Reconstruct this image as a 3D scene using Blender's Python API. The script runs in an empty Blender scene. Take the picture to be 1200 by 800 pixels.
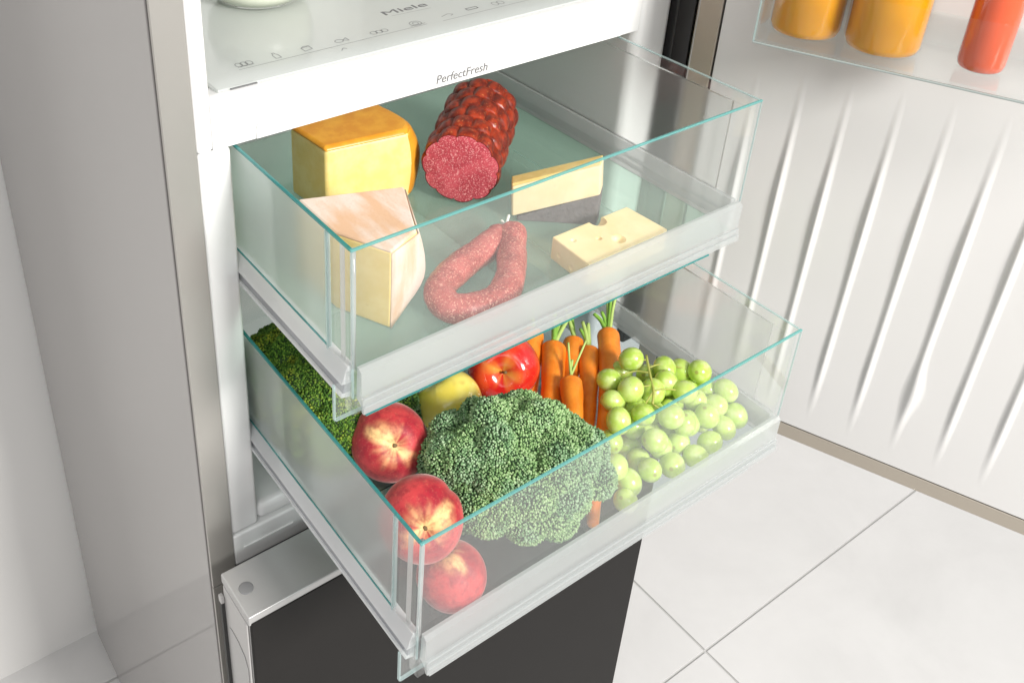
import bpy, bmesh, math, random
import numpy as np
from mathutils import Vector, Matrix, noise as mnoise

random.seed(7)
rng = np.random.default_rng(7)
sc = bpy.context.scene
COL = sc.collection

# ------------------------------------------------------------------ camera, light, exposure
cam_d = bpy.data.cameras.new('camera')
cam = bpy.data.objects.new('camera', cam_d)
COL.objects.link(cam)
cam.location = (-0.2399, -0.6694, 1.8263)
cam.rotation_euler = (1.0590, -0.0148, -0.5954)
cam_d.sensor_width = 36.0
cam_d.lens = 34.55
cam_d.shift_x = 0.1189
cam_d.shift_y = -0.1774
cam_d.clip_start = 0.01
cam_d.clip_end = 60
sc.camera = cam

world = bpy.data.worlds.new('World')
sc.world = world
world.use_nodes = True
bg = world.node_tree.nodes['Background']
bg.inputs[0].default_value = (1.0, 0.995, 0.99, 1)
bg.inputs[1].default_value = 0.54


def area(name, loc, target, size, power, color=(1, 1, 1)):
    l = bpy.data.lights.new(name, 'AREA')
    l.shape = 'SQUARE'
    l.size = size
    l.energy = power
    l.color = color
    o = bpy.data.objects.new(name, l)
    COL.objects.link(o)
    o.location = loc
    o.rotation_euler = (Vector(target) - Vector(loc)).to_track_quat('-Z', 'Y').to_euler()
    return o


area('key_lamp', (0.55, -2.4, 2.65), (0.3, -0.1, 1.25), 0.6, 112, (1.0, 0.975, 0.935))
area('ceiling_lamp', (-1.2, -1.6, 3.2), (0.2, 0.0, 1.0), 1.6, 16, (1.0, 0.99, 0.97))

sc.render.engine = 'CYCLES'
sc.cycles.max_bounces = 12
sc.cycles.transparent_max_bounces = 32
sc.cycles.transmission_bounces = 10
sc.cycles.caustics_reflective = False
sc.cycles.use_denoising = True
sc.view_settings.view_transform = 'Standard'
sc.view_settings.look = 'None'
sc.view_settings.exposure = 0.05
sc.view_settings.gamma = 1.0


# ------------------------------------------------------------------ materials
class NT:
    def __init__(self, name):
        self.m = bpy.data.materials.new(name)
        self.m.use_nodes = True
        self.t = self.m.node_tree
        self.t.nodes.clear()
        self.out = self.n('ShaderNodeOutputMaterial')

    def n(self, typ, **kw):
        nd = self.t.nodes.new(typ)
        for k, v in kw.items():
            if k.startswith('_'):
                setattr(nd, k[1:], v)
        for k, v in kw.items():
            if not k.startswith('_'):
                key = int(k[1:]) if k[0] == 'i' and k[1:].isdigit() else k.replace('__', ' ')
                self.put(nd.inputs[key], v)
        return nd

    def put(self, sock, v):
        if isinstance(v, bpy.types.NodeSocket):
            self.t.links.new(v, sock)
        elif isinstance(v, bpy.types.Node):
            self.t.links.new(v.outputs[0], sock)
        else:
            if isinstance(v, (tuple, list)) and len(v) == 3 and sock.type == 'RGBA':
                v = (*v, 1)
            sock.default_value = v

    def surf(self, s):
        self.put(self.out.inputs['Surface'], s)
        return self.m

    def ramp(self, fac, stops, interp='LINEAR'):
        r = self.n('ShaderNodeValToRGB')
        r.color_ramp.interpolation = interp
        e = r.color_ramp.elements
        while len(e) < len(stops):
            e.new(0.5)
        for el, (p, c) in zip(e, stops):
            el.position = p
            el.color = (*c, 1) if len(c) == 3 else c
        self.put(r.inputs[0], fac)
        return r.outputs[0]

    def noise(self, scale, detail=4, rough=0.55, vec=None, out=0, dist=0.0):
        nd = self.n('ShaderNodeTexNoise', Scale=scale, Detail=detail, Roughness=rough, Distortion=dist)
        if vec is not None:
            self.put(nd.inputs['Vector'], vec)
        return nd.outputs[out]

    def math(self, op, a, b=0.0, clamp=False):
        return self.n('ShaderNodeMath', _operation=op, _use_clamp=clamp, i0=a, i1=b).outputs[0]

    def smooth(self, v, a, b):
        return self.n('ShaderNodeMapRange', _interpolation_type='SMOOTHSTEP', Value=v, From__Min=a, From__Max=b).outputs[0]

    def mix(self, f, a, b, typ='MIX'):
        nd = self.n('ShaderNodeMix', _data_type='RGBA', _blend_type=typ)
        self.put(nd.inputs[0], f)
        self.put(nd.inputs[6], a)
        self.put(nd.inputs[7], b)
        return nd.outputs[2]

    def obj(self):
        return self.n('ShaderNodeTexCoord').outputs['Object']

    def bump(self, h, strength=0.2, dist=0.001):
        return self.n('ShaderNodeBump', Strength=strength, Distance=dist, Height=h).outputs[0]


def pbr(name, color, rough=0.4, metal=0.0, spec=0.5, coat=0.0, bump=None, vary=0.0, vscale=30):
    g = NT(name)
    c = color
    vec = g.obj()
    if vary:
        f = g.noise(vscale, 5, 0.6, vec)
        c = g.mix(f, tuple(x * (1 - vary) for x in color), tuple(min(1, x * (1 + vary)) for x in color))
    p = g.n('ShaderNodeBsdfPrincipled', Base__Color=c, Roughness=rough, Metallic=metal)
    p.inputs['Specular IOR Level'].default_value = spec
    p.inputs['Coat Weight'].default_value = coat
    p.inputs['Coat Roughness'].default_value = 0.05
    if bump:
        g.put(p.inputs['Normal'], g.bump(g.noise(bump[0], 3, 0.5, vec), bump[1], bump[2]))
    return g.surf(p)


def schlick(g, ior):
    """dielectric reflectance that is the same from both sides of a thin sheet"""
    f0 = ((ior - 1) / (ior + 1)) ** 2
    fc = g.n('ShaderNodeLayerWeight', Blend=0.5).outputs['Facing']
    return g.math('ADD', g.math('MULTIPLY', g.math('POWER', fc, 5.0), 1 - f0), f0, True)


def clear(name, tint=(0.988, 0.994, 0.993), body=0.03, body_col=(0.9, 0.95, 0.94), rough=0.03, ior=1.45):
    """clear moulded plastic: straight-through light, Fresnel gloss, a trace of milkiness"""
    g = NT(name)
    tr = g.n('ShaderNodeBsdfTransparent', Color=tint)
    df = g.n('ShaderNodeBsdfDiffuse', Color=body_col)
    tl = g.n('ShaderNodeBsdfTranslucent', Color=body_col)
    dd = g.n('ShaderNodeMixShader', i0=0.5, i1=df, i2=tl)
    a = g.n('ShaderNodeMixShader', i0=body, i1=tr, i2=dd)
    gl = g.n('ShaderNodeBsdfAnisotropic', Color=(1, 1, 1), Roughness=rough)
    b = g.n('ShaderNodeMixShader', i0=schlick(g, ior), i1=a, i2=gl)
    return g.surf(b)


def frosted(name, col=(0.93, 0.97, 0.965), rough=0.28, milk=0.20):
    g = NT(name)
    rf = g.n('ShaderNodeBsdfRefraction', Color=col, Roughness=rough, IOR=1.12)
    df = g.n('ShaderNodeBsdfDiffuse', Color=(0.86, 0.9, 0.89))
    tl = g.n('ShaderNodeBsdfTranslucent', Color=(0.86, 0.9, 0.89))
    dd = g.n('ShaderNodeMixShader', i0=0.5, i1=df, i2=tl)
    a = g.n('ShaderNodeMixShader', i0=milk, i1=rf, i2=dd)
    gl = g.n('ShaderNodeBsdfAnisotropic', Color=(1, 1, 1), Roughness=0.12)
    return g.surf(g.n('ShaderNodeMixShader', i0=schlick(g, 1.4), i1=a, i2=gl))


M = {}
M['panel'] = pbr('side_panel_grey', (0.235, 0.222, 0.215), 0.45, 0.0, 0.3, coat=0.8, vary=0.02, vscale=3)
M['steel'] = pbr('front_strip_grey', (0.40, 0.385, 0.36), 0.38, 0.55, 0.5, vary=0.05, vscale=8)
M['dark'] = pbr('dark_gap', (0.03, 0.03, 0.03), 0.6)
M['gasket_gap'] = pbr('black_gap_shade', (0.022, 0.021, 0.022), 0.45, vary=0.1)
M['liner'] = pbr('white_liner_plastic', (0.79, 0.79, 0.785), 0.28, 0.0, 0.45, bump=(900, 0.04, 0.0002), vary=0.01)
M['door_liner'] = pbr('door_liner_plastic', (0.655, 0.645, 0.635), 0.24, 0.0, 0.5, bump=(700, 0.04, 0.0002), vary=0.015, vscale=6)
M['door_frame'] = pbr('door_frame_champagne', (0.42, 0.375, 0.315), 0.35, 0.5, 0.5, vary=0.05, vscale=12)
M['chrome'] = pbr('chrome_line', (0.75, 0.74, 0.72), 0.15, 1.0)
M['black_front'] = pbr('black_freezer_front', (0.014, 0.0128, 0.012), 0.5, 0.0, 0.12, coat=0.0, vary=0.08, vscale=4)
M['cap_grey'] = pbr('freezer_cap_grey', (0.46, 0.455, 0.45), 0.33, 0.35, 0.5, vary=0.04, vscale=10)
M['cap_side'] = pbr('freezer_cap_side', (0.50, 0.49, 0.48), 0.4, 0.1, 0.5, vary=0.03)
M['plug'] = pbr('grey_plug', (0.22, 0.22, 0.225), 0.4)
M['wall'] = pbr('white_wall_paint', (0.85, 0.84, 0.825), 0.8, bump=(220, 0.03, 0.0004), vary=0.015, vscale=2)
M['grout'] = pbr('tile_grout', (0.56, 0.555, 0.545), 0.9, vary=0.08, vscale=60)
M['print'] = pbr('grey_print', (0.16, 0.16, 0.165), 0.6)
M['print_light'] = pbr('pale_grey_print', (0.33, 0.34, 0.34), 0.5)
M['print_dark'] = pbr('dark_print', (0.16, 0.16, 0.165), 0.5)
M['clear'] = clear('clear_plastic')
M['clear_front'] = clear('clear_front_plastic', body=0.045)  # diffuse body paints in the pale haze of room reflections
M['clear_floor'] = clear('clear_floor_plastic', tint=(0.82, 0.95, 0.89), body=0.28, body_col=(0.60, 0.78, 0.68), rough=0.08)
M['clear_floor_low'] = clear('clear_floor_low_plastic', tint=(0.78, 0.83, 0.84), body=0.03, body_col=(0.5, 0.55, 0.55), rough=0.08)
M['edge'] = clear('teal_edge_plastic', tint=(0.35, 0.72, 0.70), body=0.5, body_col=(0.10, 0.48, 0.48), rough=0.08)
M['edge_front'] = clear('light_teal_edge_plastic', tint=(0.55, 0.85, 0.83), body=0.55, body_col=(0.30, 0.66, 0.65), rough=0.08)
M['edge_pale'] = clear('pale_edge_plastic', tint=(0.85, 0.95, 0.95), body=0.35, body_col=(0.74, 0.86, 0.86), rough=0.08)
M['crystal'] = clear('crystal_clear_plastic', body=0.008, ior=1.22)
M['frost'] = frosted('frosted_plastic')
M['frost_right'] = frosted('frosted_right_plastic', (0.95, 0.96, 0.955), 0.32, 0.10)
M['milky'] = clear('milky_plastic', tint=(0.93, 0.945, 0.945), body=0.52, body_col=(0.74, 0.76, 0.76), rough=0.10)
M['rail'] = clear('white_rail_plastic', tint=(0.9, 0.92, 0.93), body=0.85, body_col=(0.88, 0.89, 0.90), rough=0.2)
M['rail_groove'] = clear('grey_rail_plastic', tint=(0.85, 0.87, 0.9), body=0.8, body_col=(0.52, 0.53, 0.57), rough=0.2)
M['shelf_glass'] = clear('shelf_glass_frosted', tint=(0.90, 0.95, 0.93), body=0.86, body_col=(0.84, 0.87, 0.855), rough=0.10)


# tile
def mk_tile():
    g = NT('pale_stone_tile')
    v = g.obj()
    oi = g.n('ShaderNodeObjectInfo')
    vv = g.n('ShaderNodeVectorMath', _operation='ADD', i0=v, i1=oi.outputs['Location']).outputs[0]
    f = g.noise(3.2, 7, 0.62, vv, dist=0.4)
    f2 = g.noise(26, 5, 0.6, vv)
    c = g.ramp(f, [(0.3, (0.65, 0.645, 0.64)), (0.52, (0.70, 0.695, 0.69)), (0.75, (0.74, 0.735, 0.73))])
    c = g.mix(g.math('MULTIPLY', f2, 0.16), c, (0.55, 0.54, 0.53))
    p = g.n('ShaderNodeBsdfPrincipled', Base__Color=c, Roughness=0.42)
    g.put(p.inputs['Normal'], g.bump(f2, 0.06, 0.001))
    return g.surf(p)


M['tile'] = mk_tile()


# ---- food materials
def mk_cheese(name, a, b, rind=None, sss=0.15, rough=0.42, scale=40):
    g = NT(name)
    v = g.obj()
    f = g.noise(scale, 5, 0.6, v)
    c = g.mix(g.smooth(f, 0.35, 0.7), a, b)
    sp = g.smooth(g.noise(260, 2, 0.5, v), 0.66, 0.74)
    c = g.mix(g.math('MULTIPLY', sp, 0.25), c, tuple(x * 0.7 for x in a))
    p = g.n('ShaderNodeBsdfPrincipled', Base__Color=c, Roughness=rough)
    p.inputs['Subsurface Weight'].default_value = sss
    p.inputs['Subsurface Radius'].default_value = (1.0, 0.6, 0.2)
    p.inputs['Subsurface Scale'].default_value = 0.004
    g.put(p.inputs['Normal'], g.bump(g.noise(180, 4, 0.6, v), 0.12, 0.0008))
    return g.surf(p)


M['gouda'] = mk_cheese('gouda_paste', (0.86, 0.66, 0.22), (0.92, 0.75, 0.33))
M['gouda_rind'] = mk_cheese('gouda_rind', (0.70, 0.28, 0.02), (0.80, 0.38, 0.035), rough=0.3, sss=0.05, scale=60)
M['wedge'] = mk_cheese('wedge_paste', (0.86, 0.62, 0.21), (0.92, 0.70, 0.30))
M['emmental'] = mk_cheese('emmental_paste', (0.90, 0.72, 0.36), (0.95, 0.79, 0.45))
M['manchego'] = mk_cheese('hard_cheese_paste', (0.84, 0.68, 0.40), (0.90, 0.76, 0.50))
M['manchego_top'] = mk_cheese('hard_cheese_top', (0.74, 0.53, 0.18), (0.82, 0.62, 0.26), scale=90)


def mk_rind():
    g = NT('washed_pink_rind')
    v = g.obj()
    st = g.n('ShaderNodeTexNoise', Scale=55.0, Detail=5.0)
    g.put(st.inputs['Vector'], g.n('ShaderNodeMapping', Vector=v, Scale=(0.9, 0.25, 0.25)).outputs[0])
    f = g.smooth(st.outputs[0], 0.36, 0.62)
    c = g.mix(f, (0.72, 0.46, 0.29), (0.79, 0.66, 0.57))
    f2 = g.smooth(g.noise(420, 4, 0.6, v), 0.5, 0.75)
    c = g.mix(g.math('MULTIPLY', f2, 0.35), c, (0.66, 0.38, 0.24))
    p = g.n('ShaderNodeBsdfPrincipled', Base__Color=c, Roughness=0.75)
    g.put(p.inputs['Normal'], g.bump(g.noise(350, 4, 0.6, v), 0.4, 0.001))
    return g.surf(p)


M['rind'] = mk_rind()
M['grey_rind'] = pbr('grey_natural_rind', (0.14, 0.125, 0.125), 0.8, vary=0.5, vscale=160, bump=(220, 0.7, 0.002))


def mk_meat(name, base, fat, dark, scale, rough=0.4, fatamt=0.56, coat=0.0):
    g = NT(name)
    v = g.obj()
    n1 = g.noise(scale, 5, 0.62, v)
    vor = g.n('ShaderNodeTexVoronoi', Scale=scale * 1.3)
    g.put(vor.inputs['Vector'], v)
    c = g.mix(g.smooth(n1, 0.35, 0.65), dark, base)
    c = g.mix(g.math('MULTIPLY', g.smooth(g.noise(scale * 0.12, 3, 0.6, v), 0.4, 0.65), 0.5), c, tuple(min(1, x * 1.35 + 0.03) for x in base))
    fatl = g.math('MULTIPLY', g.smooth(g.noise(scale * 0.7, 3, 0.6, v), 0.62, 0.68), 0.7)
    c = g.mix(fatl, c, fat)
    fatm = g.math('MULTIPLY', g.smooth(g.noise(scale * 1.7, 3, 0.5, v), fatamt, fatamt + 0.09), 0.85)
    c = g.mix(fatm, c, fat)
    p = g.n('ShaderNodeBsdfPrincipled', Base__Color=c, Roughness=rough)
    p.inputs['Coat Weight'].default_value = coat
    p.inputs['Subsurface Weight'].default_value = 0.08
    p.inputs['Subsurface Scale'].default_value = 0.002
    g.put(p.inputs['Normal'], g.bump(g.noise(scale * 1.5, 3, 0.5, v), 0.25, 0.001))
    return g.surf(p)


M['salami_cut'] = mk_meat('salami_cut', (0.50, 0.065, 0.09), (0.78, 0.38, 0.38), (0.38, 0.03, 0.05), 420, 0.45, 0.55)
M['sausage'] = mk_meat('dried_sausage_skin', (0.43, 0.085, 0.07), (0.74, 0.36, 0.28), (0.28, 0.04, 0.032), 330, 0.4, 0.57, 0.15)


def mk_casing():
    g = NT('salami_casing')
    v = g.obj()
    c = g.mix(g.smooth(g.noise(90, 4, 0.6, v), 0.4, 0.62), (0.13, 0.012, 0.006), (0.34, 0.035, 0.010))
    sp = g.smooth(g.noise(420, 2, 0.5, v), 0.64, 0.72)
    c = g.mix(g.math('MULTIPLY', sp, 0.6), c, (0.70, 0.30, 0.10))
    p = g.n('ShaderNodeBsdfPrincipled', Base__Color=c, Roughness=0.36)
    p.inputs['Coat Weight'].default_value = 0.1
    p.inputs['Coat Roughness'].default_value = 0.15
    g.put(p.inputs['Normal'], g.bump(g.noise(300, 3, 0.5, v), 0.3, 0.001))
    return g.surf(p)


M['casing'] = mk_casing()
M['string'] = pbr('white_string', (0.80, 0.82, 0.76), 0.8, vary=0.1, vscale=200)


def mk_fruit(name, skin_a, skin_b, cav, lo, hi, streak=9.0, rough=0.25, sheen=0.0, coat=0.0, spec_amt=0.0, cheek=None, seam=0.0, amp=0.55):
    """skin coloured by the angle from the stem (local +Z) with streaks running out of the hollow"""
    g = NT(name)
    v = g.obj()
    nv = g.n('ShaderNodeVectorMath', _operation='NORMALIZE', i0=v).outputs[0]
    s = g.n('ShaderNodeSeparateXYZ', i0=nv)
    z = s.outputs[2]
    xy = g.n('ShaderNodeCombineXYZ', i0=s.outputs[0], i1=s.outputs[1]).outputs[0]
    rad = g.n('ShaderNodeVectorMath', _operation='NORMALIZE', i0=xy).outputs[0]
    st = g.noise(streak, 1.2, 0.5, g.n('ShaderNodeVectorMath', _operation='ADD', i0=rad,
                 i1=g.n('ShaderNodeCombineXYZ', i2=g.math('MULTIPLY', z, 0.12)).outputs[0]).outputs[0])
    patch = g.noise(1.6, 3, 0.5, nv)
    base = g.mix(g.smooth(patch, 0.35, 0.65), skin_a, skin_b)
    fs = g.math('ADD', z, g.math('MULTIPLY', g.math('SUBTRACT', st, 0.5), amp))
    if seam:
        band = g.math('SUBTRACT', 1.0, g.smooth(g.math('ABSOLUTE', g.math('ADD', s.outputs[1], g.math('MULTIPLY', g.math('SUBTRACT', g.noise(3.0, 2, 0.5, nv), 0.5), 0.25))), 0.0, 0.26))
        fs = g.math('ADD', fs, g.math('MULTIPLY', g.math('MULTIPLY', band, g.smooth(z, 0.1, 0.7)), seam))
    f = g.smooth(fs, lo, hi)
    c = g.mix(f, base, cav)
    if seam:
        mott = g.smooth(g.noise(5.0, 4, 0.65, nv), 0.42, 0.7)
        c = g.mix(g.math('MULTIPLY', mott, 0.55), c, (0.20, 0.004, 0.016))
        pale = g.smooth(g.noise(14.0, 5, 0.7, nv), 0.52, 0.75)
        c = g.mix(g.math('MULTIPLY', pale, 0.30), c, (0.80, 0.34, 0.20))
    if cheek:
        ck = g.smooth(g.noise(1.1, 2, 0.5, g.n('ShaderNodeVectorMath', _operation='ADD', i0=nv, i1=(3.1, 1.7, 0.4)).outputs[0]), 0.58, 0.74)
        c = g.mix(g.math('MULTIPLY', ck, 0.8), c, cheek)
    if spec_amt:
        d = g.smooth(g.noise(26, 2, 0.5, nv), 0.70, 0.74)
        c = g.mix(g.math('MULTIPLY', d, spec_amt), c, (0.85, 0.7, 0.45))
    p = g.n('ShaderNodeBsdfPrincipled', Base__Color=c, Roughness=rough)
    p.inputs['Coat Weight'].default_value = coat
    p.inputs['Coat Roughness'].default_value = 0.12
    p.inputs['Sheen Weight'].default_value = sheen
    p.inputs['Sheen Roughness'].default_value = 0.35
    p.inputs['Sheen Tint'].default_value = (1, 0.85, 0.8, 1)
    p.inputs['Subsurface Weight'].default_value = 0.03
    p.inputs['Subsurface Scale'].default_value = 0.003
    g.put(p.inputs['Normal'], g.bump(g.noise(30, 4, 0.6, v), 0.12, 0.004))
    return g.surf(p)


M['peach'] = mk_fruit('peach_skin', (0.36, 0.008, 0.022), (0.56, 0.045, 0.05), (0.90, 0.56, 0.24), 0.74, 1.26, 1.5, 0.6, sheen=0.42, seam=0.22, amp=1.1)
M['red_apple'] = mk_fruit('red_apple_skin', (0.55, 0.012, 0.012), (0.66, 0.05, 0.02), (0.80, 0.42, 0.07), 0.80, 1.30, 1.1, 0.18, amp=0.9, coat=0.5, spec_amt=0.35)
M['yellow_apple'] = mk_fruit('yellow_apple_skin', (0.90, 0.72, 0.11), (0.93, 0.78, 0.18), (0.55, 0.52, 0.08), 0.8, 1.15, 2.5, 0.22, coat=0.4, spec_amt=0.2, cheek=(0.38, 0.14, 0.02))
M['stem_brown'] = pbr('dry_stem', (0.16, 0.10, 0.04), 0.8, vary=0.3, vscale=120)


def mk_broccoli(name, stops, stops2, lo, hi):
    g = NT(name)
    ri = g.n('ShaderNodeNewGeometry').outputs['Random Per Island']
    v = g.obj()
    f = g.math('ADD', g.math('MULTIPLY', ri, 0.58), g.math('MULTIPLY', g.noise(75, 3, 0.5, v), 0.45))
    c = g.mix(g.smooth(g.noise(26, 3, 0.55, v), lo, hi), g.ramp(f, stops), g.ramp(f, stops2))
    p = g.n('ShaderNodeBsdfPrincipled', Base__Color=c, Roughness=0.6)
    p.inputs['Specular IOR Level'].default_value = 0.3
    return g.surf(p)


B_GREEN = [(0.15, (0.06, 0.14, 0.045)), (0.42, (0.21, 0.35, 0.135)), (0.68, (0.33, 0.48, 0.22)), (0.95, (0.50, 0.62, 0.36))]
B_BLUE = [(0.15, (0.05, 0.125, 0.05)), (0.42, (0.18, 0.32, 0.155)), (0.68, (0.30, 0.44, 0.255)), (0.95, (0.43, 0.55, 0.38))]
B_DEEP = [(0.15, (0.02, 0.065, 0.008)), (0.42, (0.07, 0.16, 0.018)), (0.68, (0.14, 0.25, 0.03)), (0.95, (0.30, 0.38, 0.06))]
B_YELL = [(0.15, (0.05, 0.10, 0.010)), (0.42, (0.15, 0.22, 0.02)), (0.68, (0.28, 0.32, 0.03)), (0.95, (0.58, 0.50, 0.07))]
M['broccoli'] = mk_broccoli('broccoli_buds', B_GREEN, B_BLUE, 0.42, 0.60)
M['broccoli_y'] = mk_broccoli('broccoli_buds_yellow_green', B_DEEP, B_YELL, 0.46, 0.60)
M['broccoli_d'] = mk_broccoli('broccoli_buds_deep_green', B_DEEP, B_BLUE, 0.45, 0.70)
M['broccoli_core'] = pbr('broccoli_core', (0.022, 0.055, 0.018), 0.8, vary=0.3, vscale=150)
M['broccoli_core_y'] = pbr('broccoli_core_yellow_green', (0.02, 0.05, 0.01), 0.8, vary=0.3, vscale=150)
M['broccoli_stem'] = pbr('broccoli_stalk', (0.30, 0.42, 0.16), 0.5, vary=0.15, vscale=60, bump=(120, 0.3, 0.002))


def mk_carrot():
    g = NT('carrot_skin')
    v = g.obj()
    f = g.noise(70, 5, 0.6, v)
    c = g.mix(g.smooth(f, 0.3, 0.7), (0.78, 0.19, 0.010), (0.90, 0.29, 0.030))
    w = g.noise(260, 4, 0.6, v)
    c = g.mix(g.math('MULTIPLY', g.smooth(w, 0.6, 0.72), 0.3), c, (0.55, 0.12, 0.01))
    p = g.n('ShaderNodeBsdfPrincipled', Base__Color=c, Roughness=0.38)
    p.inputs['Subsurface Weight'].default_value = 0.1
    p.inputs['Subsurface Scale'].default_value = 0.003
    g.put(p.inputs['Normal'], g.bump(w, 0.2, 0.001))
    return g.surf(p)


M['carrot'] = mk_carrot()
M['stalk'] = pbr('carrot_leaf_stalk', (0.22, 0.42, 0.06), 0.45, vary=0.3, vscale=90)
M['stalk_pale'] = pbr('carrot_leaf_stalk_pale', (0.42, 0.55, 0.16), 0.45, vary=0.25, vscale=90)


def mk_grape():
    g = NT('green_grape_skin')
    v = g.obj()
    oi = g.n('ShaderNodeObjectInfo').outputs['Random']
    a = g.mix(oi, (0.40, 0.57, 0.07), (0.53, 0.67, 0.15))
    c = g.mix(g.smooth(g.noise(120, 3, 0.5, v), 0.35, 0.7), a, (0.58, 0.70, 0.22))
    c = g.mix(g.math('MULTIPLY', g.smooth(g.noise(60, 4, 0.6, v), 0.5, 0.75), 0.35), c, (0.74, 0.80, 0.52))
    nz = g.n('ShaderNodeSeparateXYZ', i0=g.n('ShaderNodeVectorMath', _operation='NORMALIZE', i0=v).outputs[0]).outputs[2]
    c = g.mix(g.math('MULTIPLY', g.smooth(nz, 0.986, 0.994), 0.6), c, (0.26, 0.18, 0.05))
    c = g.mix(g.math('MULTIPLY', g.smooth(g.noise(420, 2, 0.5, v), 0.74, 0.78), 0.6), c, (0.34, 0.28, 0.07))
    p = g.n('ShaderNodeBsdfPrincipled', Base__Color=c, Roughness=0.25)
    p.inputs['Subsurface Weight'].default_value = 0.55
    p.inputs['Subsurface Radius'].default_value = (1.0, 1.0, 0.35)
    p.inputs['Subsurface Scale'].default_value = 0.006
    p.inputs['Coat Weight'].default_value = 0.25
    p.inputs['Coat Roughness'].default_value = 0.2
    return g.surf(p)


M['grape'] = mk_grape()
M['grape_stem'] = pbr('grape_stalk', (0.42, 0.42, 0.10), 0.6, vary=0.3, vscale=120)


def mk_juice():
    g = NT('orange_juice_bottle')
    v = g.obj()
    z = g.n('ShaderNodeSeparateXYZ', i0=v).outputs[2]
    c = g.mix(g.noise(30, 3, 0.5, v), (0.56, 0.225, 0.002), (0.63, 0.29, 0.004))
    p = g.n('ShaderNodeBsdfPrincipled', Base__Color=c, Roughness=0.12)
    p.inputs['Subsurface Weight'].default_value = 0.3
    p.inputs['Subsurface Scale'].default_value = 0.01
    p.inputs['Coat Weight'].default_value = 0.2
    return g.surf(p)


M['juice'] = mk_juice()
M['tomato'] = pbr('tomato_juice', (0.62, 0.09, 0.03), 0.15, coat=0.6, vary=0.1)
M['milk'] = pbr('pale_cream', (0.80, 0.83, 0.70), 0.3, vary=0.03)


# ------------------------------------------------------------------ mesh helpers
class MB:
    def __init__(self):
        self.v, self.f = [], []

    def add(self, vs, fs):
        o = len(self.v)
        self.v += [tuple(x) for x in vs]
        self.f += [tuple(i + o for i in f) for f in fs]
        return self

    def box(self, x0, x1, y0, y1, z0, z1):
        vs = [(x, y, z) for z in (z0, z1) for y in (y0, y1) for x in (x0, x1)]
        return self.add(vs, [(0, 2, 3, 1), (4, 5, 7, 6), (0, 1, 5, 4), (2, 6, 7, 3), (0, 4, 6, 2), (1, 3, 7, 5)])

    def prism(self, poly, z0, z1, taper=None):
        """poly: ccw list of (x, y)"""
        n = len(poly)
        top = taper or poly
        vs = [(x, y, z0) for x, y in poly] + [(x, y, z1) for x, y in top]
        fs = [tuple(reversed(range(n))), tuple(range(n, 2 * n))]
        fs += [(i, (i + 1) % n, n + (i + 1) % n, n + i) for i in range(n)]
        return self.add(vs, fs)

    def extrude_x(self, prof, x0, x1):
        """prof: closed list of (y, z)"""
        n = len(prof)
        vs = [(x0, y, z) for y, z in prof] + [(x1, y, z) for y, z in prof]
        fs = [tuple(range(n)), tuple(reversed(range(n, 2 * n)))]
        fs += [(i, n + i, n + (i + 1) % n, (i + 1) % n) for i in range(n)]
        return self.add(vs, fs)

    def extrude_y(self, prof, y0, y1):
        """prof: closed list of (x, z)"""
        n = len(prof)
        vs = [(x, y0, z) for x, z in prof] + [(x, y1, z) for x, z in prof]
        fs = [tuple(range(n)), tuple(reversed(range(n, 2 * n)))]
        fs += [(i, n + i, n + (i + 1) % n, (i + 1) % n) for i in range(n)]
        return self.add(vs, fs)

    def lathe(self, prof, seg=32, cx=0, cy=0):
        """prof: list of (r, z) from bottom to top"""
        vs, fs = [], []
        for r, z in prof:
            for k in range(seg):
                a = 2 * math.pi * k / seg
                vs.append((cx + r * math.cos(a), cy + r * math.sin(a), z))
        for i in range(len(prof) - 1):
            for k in range(seg):
                k2 = (k + 1) % seg
                fs.append((i * seg + k, i * seg + k2, (i + 1) * seg + k2, (i + 1) * seg + k))
        fs.append(tuple(reversed(range(seg))))
        b = (len(prof) - 1) * seg
        fs.append(tuple(range(b, b + seg)))
        return self.add(vs, fs)

    def tube(self, pts, rad, seg=10, closed=False):
        pts = [Vector(p) for p in pts]
        n = len(pts)
        rads = rad if isinstance(rad, (list, tuple)) else [rad] * n
        vs, fs = [], []
        up = Vector((0.13, 0.21, 0.97)).normalized()
        for i, p in enumerate(pts):
            a = pts[(i - 1) % n] if closed or i > 0 else p
            b = pts[(i + 1) % n] if closed or i < n - 1 else p
            t = (b - a).normalized()
            s = t.cross(up)
            if s.length < 1e-4:
                s = t.cross(Vector((1, 0, 0)))
            s.normalize()
            u = s.cross(t)
            for k in range(seg):
                an = 2 * math.pi * k / seg
                vs.append(p + (s * math.cos(an) + u * math.sin(an)) * rads[i])
        m = n if closed else n - 1
        for i in range(m):
            j = (i + 1) % n
            for k in range(seg):
                k2 = (k + 1) % seg
                fs.append((i * seg + k2, i * seg + k, j * seg + k, j * seg + k2))
        if not closed:
            fs.append(tuple(range(seg)))
            fs.append(tuple(reversed(range((n - 1) * seg, n * seg))))
        return self.add(vs, fs)

    def build(self, name, mat, parent=None, smooth=False, bevel=0.0, segs=2, loc=None, rot=None):
        me = bpy.data.meshes.new(name)
        me.from_pydata(self.v, [], self.f)
        return link_mesh(name, me, mat, parent, smooth, bevel, segs, loc, rot)


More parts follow.
